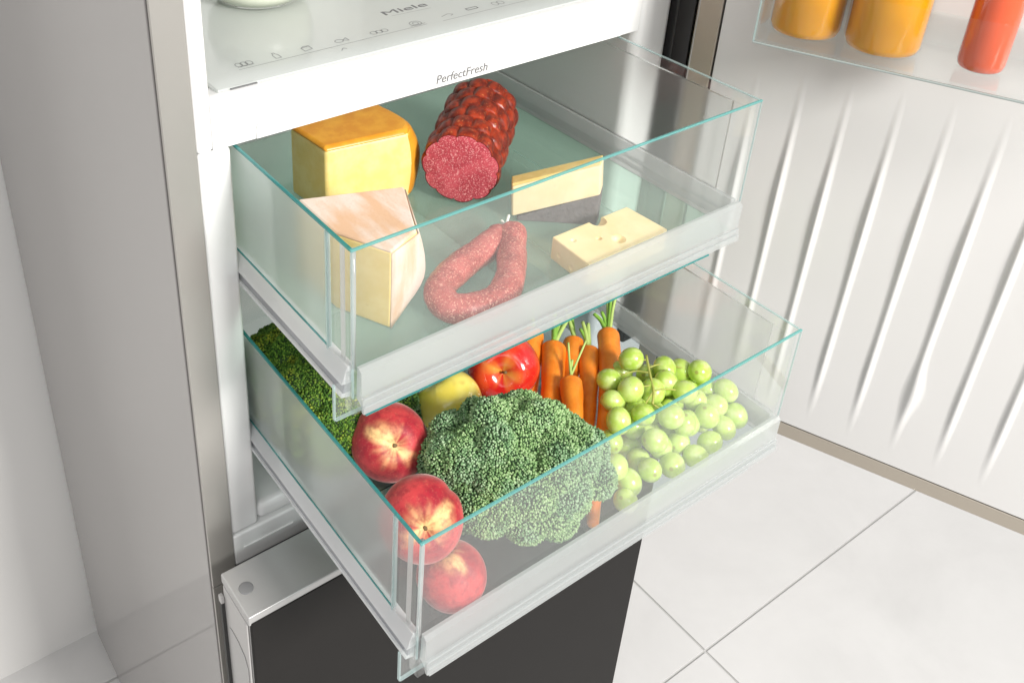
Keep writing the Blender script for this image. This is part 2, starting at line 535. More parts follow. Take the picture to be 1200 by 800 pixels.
def link_mesh(name, me, mat, parent=None, smooth=False, bevel=0.0, segs=2, loc=None, rot=None, fix=True):
    if fix:
        bm = bmesh.new()
        bm.from_mesh(me)
        bmesh.ops.recalc_face_normals(bm, faces=bm.faces)
        bm.to_mesh(me)
        bm.free()
    me.materials.append(mat)
    if smooth:
        me.polygons.foreach_set('use_smooth', [True] * len(me.polygons))
    o = bpy.data.objects.new(name, me)
    COL.objects.link(o)
    if parent is not None:
        o.parent = parent
    if loc is not None:
        o.location = loc
    if rot is not None:
        o.rotation_euler = rot
    if bevel:
        b = o.modifiers.new('bevel', 'BEVEL')
        b.width = bevel
        b.segments = segs
        b.limit_method = 'ANGLE'
        b.harden_normals = False
        me.polygons.foreach_set('use_smooth', [True] * len(me.polygons))
        w = o.modifiers.new('weighted', 'WEIGHTED_NORMAL')
        w.keep_sharp = True
    return o


def spline(pts, n):
    """Catmull-Rom through pts"""
    P = [Vector(p) for p in pts]
    P = [P[0] * 2 - P[1]] + P + [P[-1] * 2 - P[-2]]
    out = []
    segs = len(P) - 3
    for i in range(n):
        u = i / (n - 1) * segs
        k = min(int(u), segs - 1)
        t = u - k
        a, b, c, d = P[k:k + 4]
        out.append(0.5 * ((2 * b) + (c - a) * t + (2 * a - 5 * b + 4 * c - d) * t * t + (3 * b - a - 3 * c + d) * t ** 3))
    return out


def thing(name, label, cat, loc=(0, 0, 0), group=None, rot=None):
    o = bpy.data.objects.new(name, None)
    COL.objects.link(o)
    o.location = loc
    if rot is not None:
        o.rotation_euler = rot
    o['label'] = label
    o['category'] = cat
    if group:
        o['group'] = group
    return o


def text_part(name, body, size, mat, parent, matrix, shear=0.0, extrude=0.0003):
    cu = bpy.data.curves.new(name, 'FONT')
    cu.body = body
    cu.size = size
    cu.shear = shear
    cu.extrude = extrude
    tmp = bpy.data.objects.new(name + '_tmp', cu)
    me = bpy.data.meshes.new_from_object(tmp)
    bpy.data.objects.remove(tmp)
    me.transform(matrix)
    return link_mesh(name, me, mat, parent, fix=False)


# ------------------------------------------------------------------ the setting
floor = MB().box(-2.5, 4.0, -3.5, 1.2, -0.06, -0.004).build('floor', M['grout'])
floor['kind'] = 'structure'
floor['label'] = 'pale stone tiled kitchen floor with thin grey joints'
TX, TY = 0.9, 0.6
tile_me = None
for ix in range(-3, 4):
    for iy in range(-4, 2):
        x0, y0 = 0.1077 + ix * TX, -0.01 + iy * TY
        if x0 > 3.4 or x0 + TX < -2.2:
            continue
        if y0 + 0.01 > 0.70:
            continue
        if tile_me is None:
            o = MB().box(-TX / 2 + 0.0024, TX / 2 - 0.0024, -TY / 2 + 0.0024, TY / 2 - 0.0024, -0.012, 0).build('tile', M['tile'], floor, bevel=0.0012, segs=2)
            tile_me = o
        else:
            o = tile_me.copy()
            COL.objects.link(o)
            o.parent = floor
        o.location = (x0 + TX / 2, y0 + TY / 2, 0)
wall = MB().box(-2.5, 4.0, 0.7095, 0.80, 0, 2.7).build('wall', M['wall'])
wall['kind'] = 'structure'
wall['label'] = 'plain white kitchen wall behind the fridge'

# ------------------------------------------------------------------ the fridge
fr = thing('fridge_freezer', 'tall grey fridge freezer with its upper door wide open and a black freezer door below', 'fridge', (0, 0, 0))
H = 2.0
MB().box(0, 0.0272, 0.0025, 0.688, 0.02, H).build('side_panel', M['panel'], fr, bevel=0.0012)
MB().box(0.0012, 0.0285, -0.002, 0.0018, 0.985 - 0.07, H).build('front_strip', M['steel'], fr, bevel=0.0008)
MB().box(0.0012, 0.0285, -0.002, 0.0018, 0.02, 0.985 - 0.0715).build('front_strip', M['steel'], fr, bevel=0.0008)
MB().box(0.0275, 0.5985, 0.63, 0.687, 0.02, H - 0.01).build('rear_panel', M['panel'], fr)
MB().box(0.0275, 0.5985, 0.0030, 0.628, H - 0.04, H - 0.001).build('top_panel', M['panel'], fr)
# white inner liner
MB().box(0.0287, 0.0600, 0.0005, 0.60, 0.976, 1.4305).build('liner_wall', M['liner'], fr, bevel=0.004, segs=3)
MB().box(0.0287, 0.0448, 0.0003, 0.60, 1.4308, H - 0.05).build('liner_wall', M['liner'], fr, bevel=0.004, segs=3)
MB().box(0.5425, 0.5985, 0.0005, 0.60, 0.976, H - 0.05).build('liner_wall', M['liner'], fr, bevel=0.012, segs=4)
MB().box(0.0602, 0.5420, 0.54, 0.60, 0.99, H - 0.05).build('liner_back', M['liner'], fr)
MB().box(0.0602, 0.5420, 0.0009, 0.539, 0.976, 1.0).build('liner_floor', M['liner'], fr, bevel=0.008, segs=3)
MB().box(0.0287, 0.5985, -0.0012, 0.30, 0.93, 0.9745).build('sill', M['liner'], fr, bevel=0.003, segs=3)
MB().box(0.040, 0.100, -0.0028, -0.0008, 0.9515, 0.9545).build('sill_ridge', M['liner'], fr, bevel=0.0009)
MB().box(0.0285, 0.5985, 0.004, 0.60, 0.30, 0.9295).build('freezer_liner', M['plug'], fr)
# cover plug on the left flange, level with the shelf
MB().lathe([(0.0075, 0), (0.0073, 0.0003), (0.006, 0.0009), (0.002, 0.0012)], 28).build('cover_plug', M['liner'], fr, True, loc=(0.0545, -0.0002, 1.4610), rot=(math.pi / 2, 0, 0))
# black strip standing in for the shade in the gap between liner and door
MB().box(0.5995, 0.6310, -0.004, 0.03, 0.976, H).build('hinge_gap_shade', M['gasket_gap'], fr, bevel=0.003)
MB().box(0.6314, 0.6345, -0.006, 0.02, 0.976, H).build('hinge_trim', M['chrome'], fr, bevel=0.0008)

# freezer door
fd = bpy.data.objects.new('freezer_door', None)
COL.objects.link(fd)
fd.parent = fr
MB().box(0.0005, 0.5995, -0.0905, -0.034, 0.14, 0.9605).build('door_core', M['cap_side'], fd, bevel=0.003)
MB().box(0.0010, 0.5990, -0.0955, -0.0908, 0.14, 0.9650).build('front_panel', M['black_front'], fd, bevel=0.0025, segs=3)
MB().box(-0.0008, 0.6000, -0.0945, -0.033, 0.9608, 0.9735).build('top_cap', M['cap_grey'], fd, bevel=0.0016, segs=3)
MB().box(-0.0014, 0.0004, -0.0900, -0.0375, 0.10, 0.9606).build('side_trim', M['cap_side'], fd, bevel=0.0006)
MB().lathe([(0.0074, 0), (0.0074, 0.0006), (0.0064, 0.001)], 28).build('hinge_cap', M['plug'], fd, True, loc=(0.0131, -0.0625, 0.9733))
# handle grip let into the door's left edge
g_pts = [(-0.0862, 0.70), (-0.0862, 0.885), (-0.080, 0.898), (-0.066, 0.9055), (-0.052, 0.907), (-0.046, 0.905), (-0.0445, 0.70)]
v = [(-0.0022, y, z) for y, z in g_pts] + [(-0.0015, y, z) for y, z in g_pts]
n = len(g_pts)
MB().add(v, [tuple(range(n)), tuple(reversed(range(n, 2 * n)))] + [(i, n + i, n + (i + 1) % n, (i + 1) % n) for i in range(n)]).build('handle_grip', M['cap_grey'], fd, bevel=0.0004)
MB().box(-0.0052, -0.0010, -0.0385, -0.0335, 0.70, 0.936).build('gasket_gap', M['dark'], fd)
MB().box(-0.0058, -0.0016, -0.0400, -0.0330, 0.9365, 0.9460).build('hinge_block', M['cap_side'], fd, bevel=0.001)

# fridge door, swung open about 112 degrees; local X runs along the door, Y out of its back, Z up
ddir = Vector((0.3714, -0.9285, 0))
dnrm = Vector((-0.9285, -0.3714, 0))       # inner face, towards the room
anc = Vector((0.654, -0.207, 0))
rd = bpy.data.objects.new('fridge_door', None)
COL.objects.link(rd)
rd.parent = fr
rd.matrix_local = Matrix(((ddir.x, dnrm.x, 0, anc.x), (ddir.y, dnrm.y, 0, anc.y), (0, 0, 1, 0), (0, 0, 0, 1)))
S0, S1 = -0.1795, 0.425
ZB = 0.955
MB().box(S0 + 0.001, S1, -0.060, -0.008, ZB + 0.001, H).build('door_shell', M['door_frame'], rd, bevel=0.003)
MB().box(S0, S1, -0.0078, 0.0, ZB, ZB + 0.0195).build('frame_strip', M['door_frame'], rd, bevel=0.0015)
MB().box(S0, S0 + 0.0245, -0.0078, -0.0002, ZB + 0.0198, H).build('frame_strip', M['door_frame'], rd, bevel=0.0015)
MB().box(S0 + 0.0247, S1, -0.0076, -0.0042, ZB + 0.0197, H - 0.002).build('door_gasket', M['dark'], rd)
# liner sheet with upright creased ribs
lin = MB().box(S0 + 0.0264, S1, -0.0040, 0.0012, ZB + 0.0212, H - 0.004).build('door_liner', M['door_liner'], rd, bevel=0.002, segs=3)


def rib(s, z0, z1, w=0.0084, h=0.0038, bulge=None, k0=0.0):
    prof = [(-1.0 + 2.0 * q / 12) for q in range(13)]
    N = 64
    vs, fs = [], []
    k = len(prof)
    for i in range(N + 1):
        t = i / N
        z = z0 + (z1 - z0) * t
        e = min(1.0, t / 0.30, (1 - t) / 0.42)
        e = e * e * (3 - 2 * e)
        # the moulding swells and flattens along its length
        e *= 0.58 + 0.42 * (math.exp(-((z - 1.275 - k0) / 0.075) ** 2) + 0.85 * math.exp(-((z - 1.065) / 0.05) ** 2))
        ww, hh = w, h * e
        off = 0.0
        if bulge:
            b = math.exp(-((z - bulge) / 0.030) ** 2)
            ww += 0.006 * b
            hh += 0.0014 * b
            off = 0.001 * b
        for a in prof:
            skew = a - 0.18
            q = math.exp(-(skew / 0.40) ** 2) * max(0.0, 1 - abs(a) ** 4)
            vs.append((s + off + a * ww, 0.00115 + q * hh, z))
    for i in range(N):
        for j in range(k - 1):
            fs.append((i * k + j, i * k + j + 1, (i + 1) * k + j + 1, (i + 1) * k + j))
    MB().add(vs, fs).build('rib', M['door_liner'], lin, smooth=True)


for i, s in enumerate((-0.1075, -0.0615, -0.0165, 0.0305, 0.0755, 0.1215, 0.1665, 0.212, 0.257)):
    rib(s, 0.985, 1.445 if i else 1.43, bulge=1.085 if i == 5 else None, k0=0.012 * math.sin(i * 2.2))

# ------------------------------------------------------------------ glass shelf with white front rail
sh = thing('glass_shelf', 'frosted glass fridge shelf with white front rail and grey printed icons above the drawers', 'shelf', (0, 0, 0))
rail_prof = [(0.0, 1.4318), (0.0, 1.4745), (0.0012, 1.4768), (0.004, 1.4778), (0.010, 1.4778), (0.010, 1.4770), (0.030, 1.4745), (0.030, 1.4318)]
MB().extrude_x(rail_prof, 0.0438, 0.5440).build('front_rail', M['liner'], sh, bevel=0.0012)
MB().box(0.0454, 0.0560, 0.0306, 0.24, 1.4318, 1.4800).build('end_rail', M['liner'], sh, bevel=0.004, segs=3)
MB().box(0.0563, 0.5413, 0.0108, 0.42, 1.4748, 1.4792).build('glass_pane', M['shelf_glass'], sh, bevel=0.0008)
# finger recess outlined on the rail
gp = []
x0, x1, zb, zt, r = 0.0835, 0.5170, 1.4319, 1.4482, 0.009
gp.append((x0, zb)); gp.append((x1, zb)); gp.append((x1, zt))
for k in range(7):
    a = math.pi / 2 + k / 6 * math.pi / 2
    gp.append((x0 + r + r * math.cos(a), zt - r + r * math.sin(a)))
MB().extrude_y(gp, -0.0009, 0.0002).build('grip_panel', M['liner'], sh, bevel=0.0004)
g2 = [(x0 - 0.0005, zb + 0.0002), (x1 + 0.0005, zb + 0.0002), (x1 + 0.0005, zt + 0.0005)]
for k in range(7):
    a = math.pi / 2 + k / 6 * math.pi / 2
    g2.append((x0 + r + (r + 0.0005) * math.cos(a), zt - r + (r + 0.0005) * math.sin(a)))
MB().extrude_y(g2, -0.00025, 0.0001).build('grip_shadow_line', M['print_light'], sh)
text_part('lettering', 'PerfectFresh', 0.0122, M['print'], sh,
          Matrix(((1, 0, 0, 0.2715), (0, 0, 1, -0.0012), (0, 1, 0, 1.4362), (0, 0, 0, 1))), shear=0.12)
ZP = 1.4794


def flat(x, y):
    return Matrix(((1, 0, 0, x), (0, 1, 0, y), (0, 0, 1, ZP), (0, 0, 0, 1)))


text_part('lettering', 'Miele', 0.0145, M['print_dark'], sh, Matrix.Translation((0.2665, 0.0790, ZP)) @ Matrix.Scale(1.7, 4, (1, 0, 0)), extrude=0.0001)


def mark(pts, w=0.00055, closed=False, mat='print_light'):
    m = MB()
    P = [Vector((x, y)) for x, y in pts]
    if closed:
        P.append(P[0])
    for a, b in zip(P[:-1], P[1:]):
        d = (b - a)
        if d.length < 1e-6:
            continue
        nn = Vector((-d.y, d.x)).normalized() * w
        m.add([(a.x - nn.x, a.y - nn.y, ZP), (b.x - nn.x, b.y - nn.y, ZP), (b.x + nn.x, b.y + nn.y, ZP), (a.x + nn.x, a.y + nn.y, ZP)], [(0, 1, 2, 3)])
    m.build('printed_mark', M[mat], sh)


mark([(0.0895, 0.0384), (0.289, 0.0393)], 0.0004)
mark([(0.3068, 0.0375), (0.44, 0.0383)], 0.0004)


def circ(cx, cy, r, n=12, a0=0.0, a1=2 * math.pi, sy=1.0):
    return [(cx + r * math.cos(a0 + (a1 - a0) * k / n), cy + sy * r * math.sin(a0 + (a1 - a0) * k / n)) for k in range(n + 1)]


for dx in (-0.005, 0.0, 0.005):                    # eggs in a box
    mark(circ(0.0988 + dx, 0.0478, 0.003, sy=1.4))
mark([(0.091, 0.0435), (0.1066, 0.0435)])
mark([(0.1280, 0.043), (0.1280, 0.050), (0.1295, 0.0525), (0.1295, 0.055), (0.1318, 0.055), (0.1318, 0.0525), (0.1333, 0.050), (0.1333, 0.043)], closed=True)   # bottle
mark([(0.1575, 0.0435), (0.1575, 0.0510), (0.1660, 0.0530), (0.1660, 0.0455)], closed=True)     # carton
mark([(0.1575, 0.0510), (0.1610, 0.0540), (0.1660, 0.0530)])
mark(circ(0.1955, 0.0478, 0.0042, sy=0.8)); mark([(0.1995, 0.0478), (0.2045, 0.0515), (0.2045, 0.0445)], closed=True)   # fish
for dx in (-0.006, 0.0, 0.006):
    mark(circ(0.2393 + dx, 0.0474, 0.0034))
mark(circ(0.2804, 0.0465, 0.0062, sy=0.9)); mark(circ(0.2804, 0.0465, 0.003)); mark([(0.272, 0.0425), (0.289, 0.0425)])
mark([(0.186, 0.0275), (0.190, 0.0320), (0.1925, 0.0290)])
mark([(0.312, 0.047), (0.322, 0.0505), (0.326, 0.047), (0.322, 0.045)])
mark([(0.345, 0.0475), (0.358, 0.0475), (0.358, 0.0520), (0.345, 0.0520)], closed=True, mat='print')
for dx in (-0.005, 0.002):
    mark(circ(0.3848 + dx, 0.0478, 0.0034, sy=1.3))
mark([(0.272, 0.0745), (0.318, 0.0725)], 0.0003)
MB().box(0.0672, 0.0915, 0.0082, 0.0100, 1.4780, 1.4789).build('slot', M['print'], sh)

jar = thing('glass_bowl', 'rounded glass bowl of pale cream standing on the glass shelf', 'bowl', (0.187, 0.190, 1.4794))
MB().lathe([(0.022, 0.0012), (0.040, 0.0032), (0.0505, 0.014), (0.0545, 0.035), (0.050, 0.056)], 48).build('cream', M['milk'], jar, True)
MB().lathe([(0.021, 0.0), (0.041, 0.002), (0.0520, 0.013), (0.0562, 0.035), (0.0520, 0.062), (0.050, 0.062), (0.0545, 0.036)], 48).build('bowl_glass', M['crystal'], jar, True)

# ------------------------------------------------------------------ the two drawers
X0, X1 = 0.0635, 0.5180


def drawer(label, yf, yb, zr, low):
    t = thing('food_bin', label, 'bin', (0, 0, 0), 'clear plastic drawers pulled out of the fridge')
    T = 0.0024
    zfl = zr - 0.143
    zt = zr - 0.111
    MB().box(X0 + 0.004, X1 - 0.004, yf + 0.004, yb - 0.004, zfl - 0.0022, zfl).build('drawer_floor', M['clear_floor_low' if low else 'clear_floor'], t)
    yc = yf + 0.035
    # left side: frosted sheet, clear corner piece in front
    MB().box(X0, X0 + T, yc, yb, zt, zr - 0.0022).build('side_wall', M['frost'], t)
    MB().box(X0, X0 + T, yf + 0.0035, yc - 0.0003, zt - 0.03, zr - 0.0022).build('corner_wall', M['clear'], t)
    MB().box(X0 - 0.0008, X0 + T + 0.0008, yc - 0.0009, yc + 0.0009, zt - 0.028, zr - 0.0025).build('corner_rib', M['edge_pale'], t)
    MB().box(X0 + T + 0.0003, X0 + T + 0.0020, yf + T + 0.001, yf + T + 0.0028, zfl, zr - 0.003).build('corner_rib', M['edge_pale'], t)
    MB().tube([(X0 + 0.0046, yf + 0.0046, zt - 0.002), (X0 + 0.0046, yf + 0.0046, zr - 0.0030)], 0.0021, 16).build('corner_post', M['milky'], t, True)
    MB().box(X0 + T + 0.0003, X0 + T + 0.0012, yf + 0.014, yf + 0.0200, zt - 0.002, zr - 0.0030).build('corner_highlight', M['milky'], t, bevel=0.0003)  # milky strip that paints in the white highlight down the corner
    # right side
    MB().box(X1 - T, X1, yf + 0.0035, yb, zr - 0.013, zr - 0.0022).build('clear_band', M['clear'], t)
    MB().box(X1 - T, X1, yf + 0.030, yb, zt, zr - 0.0133).build('side_wall', M['frost_right'], t)
    MB().box(X1 - T, X1, yf + 0.0035, yf + 0.0297, zt, zr - 0.0133).build('corner_wall', M['clear'], t)
    # front, back
    MB().box(X0, X1, yf, yf + T, zt - 0.004, zr - 0.0022).build('front_wall', M['clear_front'], t, bevel=0.0008)
    MB().box(X0 + T, X1 - T, yb - T, yb, zt, zr - 0.004).build('back_wall', M['clear'], t)
    # coloured light-gathering edges of the rim
    MB().box(X0 - 0.0002, X0 + 0.0026, yf + 0.0026, yb, zr - 0.0024, zr).build('rim', M['edge'], t, bevel=0.0006)
    MB().box(X0 - 0.0002, X1 + 0.0002, yf - 0.0003, yf + 0.0023, zr - 0.0020, zr).build('rim', M['edge_front'], t, bevel=0.0006)
    MB().box(X1 - 0.0020, X1 + 0.0002, yf + 0.0032, yb, zr - 0.0016, zr).build('rim', M['edge_pale'], t, bevel=0.0005)
    MB().box(X1 - 0.0012, X1 - 0.0002, yf - 0.0002, yf + 0.0012, zt, zr - 0.0024).build('corner_rib', M['edge_pale'], t)
    # stepped grip lip under the front wall
    lp = [(yf - 0.0005, zt - 0.0002), (yf - 0.0040, zt - 0.0030), (yf - 0.0040, zt - 0.0280), (yf - 0.0060, zt - 0.0292), (yf - 0.0060, zt - 0.0345),
          (yf - 0.0075, zt - 0.0352), (yf - 0.0075, zt - 0.0420), (yf - 0.0050, zt - 0.0420), (yf - 0.0040, zt - 0.0360), (yf + 0.0000, zt - 0.0330),
          (yf + 0.0030, zt - 0.0330), (yf + 0.0022, zt - 0.0042), (yf + 0.0024, zt - 0.0002)]
    MB().extrude_x(lp, X0 + 0.0062, X1 - 0.001).build('grip_lip', M['milky'], t)
    for dz_ in (0.0286, 0.0348):
        MB().box(X0 + 0.007, X1 - 0.003, yf - 0.0082 if dz_ > 0.03 else yf - 0.0066, yf - 0.0045, zt - dz_ - 0.0010, zt - dz_ + 0.0004).build('lip_ridge', M['milky'], t, bevel=0.0004)
    MB().box(X0 + 0.008, X1 - 0.045, yf - 0.0082, yf - 0.0058, zt - 0.0440, zt - 0.0422).build('lip_edge', M['edge'] if not low else M['milky'], t, bevel=0.0005)
    # corner block and fin below the front left corner
    MB().box(X0 - 0.0030, X0 + 0.0058, yf - 0.0060, yf + 0.0060, zt - 0.040, zt - 0.004).build('corner_block', M['clear'], t, bevel=0.0012)
    MB().prism([(X0 - 0.013, yf + 0.0062), (X0 - 0.013, yf + 0.0040), (X0 + 0.022, yf + 0.0040), (X0 + 0.022, yf + 0.0062)], zt - 0.0470, zt - 0.012).build('fin', M['clear_front'], t, bevel=0.0006)
    MB().box(X0 - 0.0136, X0 - 0.0124, yf + 0.0036, yf + 0.0066, zt - 0.0470, zt - 0.012).build('fin_edge', M['edge_pale'], t)
    MB().box(X0 - 0.0122, X0 + 0.022, yf + 0.0036, yf + 0.0066, zt - 0.0482, zt - 0.0471).build('fin_edge', M['edge_pale'], t)
    # runner rails along both sides
    for s, xo in ((-1, X0), (1, X1)):
        pr = [(xo, zt - 0.0002), (xo + s * 0.0050, zt - 0.014), (xo + s * 0.0056, zt - 0.0165), (xo + s * 0.0020, zt - 0.0170), (xo - s * 0.006, zt - 0.0170), (xo - s * 0.006, zt - 0.0002)]
        MB().extrude_y(pr, yf + 0.006, yb).build('runner_rail', M['rail'] if s < 0 else M['milky'], t, bevel=0.0006)
        MB().extrude_y([(xo + s * 0.0016, zt - 0.0172), (xo + s * 0.0030, zt - 0.0275), (xo - s * 0.004, zt - 0.0275), (xo - s * 0.004, zt - 0.0172)], yf + 0.008, yb).build('rail_groove', M['rail_groove'] if s < 0 else M['milky'], t)
        MB().extrude_y([(xo + s * 0.0048, zt - 0.0277), (xo + s * 0.0048, zt - 0.0315), (xo - s * 0.004, zt - 0.0335), (xo - s * 0.004, zt - 0.0277)], yf + 0.008, yb).build('rail_foot', M['rail'] if s < 0 else M['milky'], t, bevel=0.0005)
        if s < 0:
            MB().box(xo - 0.0007, xo + 0.0002, yf + 0.036, yb, zt + 0.0004, zt + 0.0022).build('seam_edge', M['edge'], t)
    return t


YU, YL = -0.1825, -0.2783
ZU, ZL = 1.4303, 1.2232
drawer('upper clear drawer with teal rim holding cheese and sausage', YU, 0.245, ZU, False)
drawer('lower clear drawer with teal rim filled with fruit and vegetables', YL, 0.150, ZL, True)
FU, FL = ZU - 0.143, ZL - 0.143

# ------------------------------------------------------------------ upper drawer: cheeses
def slab(name, mat, pts_bottom, pts_top, parent, bevel, sub=0, smooth=False):
    n = len(pts_bottom)
    vs = list(pts_bottom) + list(pts_top)
    fs = [tuple(reversed(range(n))), tuple(range(n, 2 * n))] + [(i, (i + 1) % n, n + (i + 1) % n, n + i) for i in range(n)]
    return MB().add(vs, fs).build(name, mat, parent, bevel=bevel, segs=3)


def roughen(o, amp, scale, sub=3, seed=0.0):
    s = o.modifiers.new('sub', 'SUBSURF')
    s.subdivision_type = 'SIMPLE'
    s.levels = s.render_levels = sub
    tx = bpy.data.textures.new(o.name + '_relief', 'CLOUDS')
    tx.noise_scale = scale
    d = o.modifiers.new('relief', 'DISPLACE')
    d.texture = tx
    d.strength = amp
    d.mid_level = 0.5
    d.texture_coords = 'LOCAL'


def wheel_piece(name, label, cat, loc, A, B, C, D, h, bulge, mats, cut_names=('paste', 'rind'), topring=0.006):
    """a piece cut from a wheel: A-B front cut face, B-C curved outer rim; rind on the top and the outer rim"""
    t = thing(name, label, cat, loc)
    return t


# gouda-like piece: bright front cut face, orange rind over the top and round the right side
go = thing('cheese_block', 'large yellow cheese block with orange rind on top behind the pink rind wedge', 'cheese', (0.184, 0.056, FU), 'cheeses in the upper drawer')
h = 0.0805
N = 9
paste_o, rind_o = MB(), MB()
# plan outline relative to the front left foot
plan = [(0.0, 0.0), (0.090, -0.0135), (0.103, -0.004), (0.109, 0.012), (0.104, 0.060), (-0.006, 0.062)]


def lofted(plan, levels, bulge_fn):
    vs, fs = [], []
    n = len(plan)
    for z in levels:
        for i, (x, y) in enumerate(plan):
            bx, by = bulge_fn(i, z)
            vs.append((x + bx, y + by, z))
    for l in range(len(levels) - 1):
        for i in range(n):
            j = (i + 1) % n
            fs.append((l * n + i, l * n + j, (l + 1) * n + j, (l + 1) * n + i))
    fs.append(tuple(reversed(range(n))))
    fs.append(tuple(range((len(levels) - 1) * n, len(levels) * n)))
    return MB().add(vs, fs)


def gouda_bulge(i, z):
    t = z / h
    b = 0.010 * math.sin(math.pi * t) - 0.007 * t ** 3
    if i in (2, 3, 4):
        return (b, 0.0)
    if i == 1:
        return (b * 0.35, 0)
    return (0.0, 0.0)


o = lofted(plan, [h * k / 8 for k in range(8)] + [h * 0.96], gouda_bulge).build('paste', M['gouda'], go, bevel=0.004, segs=3)
rv = []
plan_t = [(-0.0012, -0.0006), (0.0885, -0.0138), (0.0985, -0.005), (0.103, 0.010), (0.098, 0.0605), (-0.0065, 0.0625)]
vs = [(x, y, h * 0.930) for x, y in plan_t] + [(x + (0.045 - x) * 0.04, y + (0.03 - y) * 0.12, h * 1.0) for x, y in plan_t]
k = len(plan_t)
MB().add(vs, [tuple(reversed(range(k))), tuple(range(k, 2 * k))] + [(i, (i + 1) % k, k + (i + 1) % k, k + i) for i in range(k)]).build('rind', M['gouda_rind'], go, bevel=0.0042, segs=4)
side = []
lv = [h * (0.02 + 0.95 * q / 10) for q in range(11)]
vs, fs = [], []
prof = [1, 2, 3, 4]
for z in lv:
    for i in prof:
        bx, by = gouda_bulge(i, z)
        x, y = plan[i]
        off = 0.0 if i == 1 else 0.0016
        vs.append((x + bx + off, y + by - (0.0006 if i == 1 else 0.0008 if i == 2 else 0), z))
for l in range(10):
    for i in range(3):
        fs.append((l * 4 + i, l * 4 + i + 1, (l + 1) * 4 + i + 1, (l + 1) * 4 + i))
ro = MB().add(vs, fs).build('side_rind', M['gouda_rind'], go, smooth=True)
sm = ro.modifiers.new('thick', 'SOLIDIFY'); sm.thickness = 0.003; sm.offset = -1
ss = ro.modifiers.new('sub', 'SUBSURF'); ss.levels = ss.render_levels = 2

# pink washed-rind wedge at the front left corner
rw = thing('cheese_wedge', 'tall pale wedge with pinkish rind in the front left corner of the upper drawer', 'cheese', (0.139, -0.124, FU), 'cheeses in the upper drawer')
F, R_, TR, TL, TF = (0, 0), (0.035, 0.014), (0.067, 0.079), (-0.025, 0.112), (-0.024, 0.049)
h2 = 0.081


def wedge_bulge(i, z):
    t = z / h2
    b = 0.007 * math.sin(math.pi * min(1, t * 1.0))
    if i == 1:
        return (b * 0.9 - 0.014 * (1 - min(1, t * 2.2)) ** 2, -b * 0.4 + 0.002 * (1 - min(1, t * 2.2)))
    if i == 2:
        return (b * 0.8 - 0.016 * (1 - t), -0.012 * (1 - t))
    return (0, 0)


pl = [F, R_, TR, TL, TF]
o = lofted(pl, [h2 * q / 8 for q in range(8)] + [h2 * 0.965], wedge_bulge).build('paste', M['wedge'], rw, bevel=0.002, segs=3)
vs = [(x * 1.01, y * 1.0 - 0.0004, h2 * 0.955) for x, y in pl] + [(x + (0.02 - x) * 0.02, y + (0.05 - y) * 0.02, h2 * (1.0 if i != 0 else 0.992)) for i, (x, y) in enumerate(pl)]
k = 5
o = MB().add(vs, [tuple(reversed(range(k))), tuple(range(k, 2 * k))] + [(i, (i + 1) % k, k + (i + 1) % k, k + i) for i in range(k)]).build('rind', M['rind'], rw, bevel=0.0022, segs=3)
vs, fs = [], []
for q in range(11):
    z = h2 * (0.0 + 0.955 * q / 10)
    for i, e in ((0, 0.0), (1, 0.0015), (2, 0.0015)):
        bx, by = wedge_bulge(i, z)
        x, y = pl[i]
        vs.append((x + bx + e + (0.0008 if i == 0 else 0), y + by - (e if i == 1 else 0.0006), z))
for l in range(10):
    for i in range(2):
        fs.append((l * 3 + i, l * 3 + i + 1, (l + 1) * 3 + i + 1, (l + 1) * 3 + i))
ro = MB().add(vs, fs).build('side_rind', M['rind'], rw, smooth=True)
sm = ro.modifiers.new('thick', 'SOLIDIFY'); sm.thickness = 0.0015; sm.offset = -1

# hard cheese slice with grey natural rind
mc = thing('cheese_slice', 'long cream cheese slice with dark grey rind underneath, behind the holed cheese', 'cheese', (0.341, -0.054, FU), 'cheeses in the upper drawer')
e = Vector((0.061, -0.050, 0)).normalized()
nb = Vector((0.050, 0.061, 0)).normalized()
L = 0.079


def Q(s, d, z):
    p = e * (s * L) + nb * d
    return (p.x, p.y, z)


slab('rind', M['grey_rind'], [Q(0.0, 0.002, 0), Q(1.0, 0.002, 0), Q(1.06, 0.018, 0), Q(0.0, 0.018, 0)],
     [Q(0.0, 0.0015, 0.005), Q(1.0, 0.0015, 0.036), Q(1.06, 0.018, 0.036), Q(0.0, 0.018, 0.005)], mc, 0.0012)
slab('paste', M['manchego'], [Q(-0.07, 0.0, 0.0052), Q(1.0, 0.0, 0.0362), Q(1.06, 0.019, 0.0362), Q(-0.07, 0.019, 0.0052)],
     [Q(-0.10, 0.0, 0.040), Q(0.97, 0.0, 0.0705), Q(1.02, 0.019, 0.0705), Q(-0.10, 0.019, 0.040)], mc, 0.0022)
slab('top_crust', M['manchego_top'], [Q(-0.098, 0.001, 0.0402), Q(0.968, 0.001, 0.0707), Q(1.01, 0.0185, 0.0707), Q(-0.098, 0.0185, 0.0402)],
     [Q(-0.095, 0.003, 0.0425), Q(0.955, 0.003, 0.0725), Q(1.0, 0.0175, 0.0725), Q(-0.095, 0.0175, 0.0425)], mc, 0.0008)

# holed cheese block (holes cut as real hollows)
em = thing('holed_cheese', 'pale yellow block of cheese with round holes lying by the front wall', 'cheese', (0.323, -0.172, FU), 'cheeses in the upper drawer')


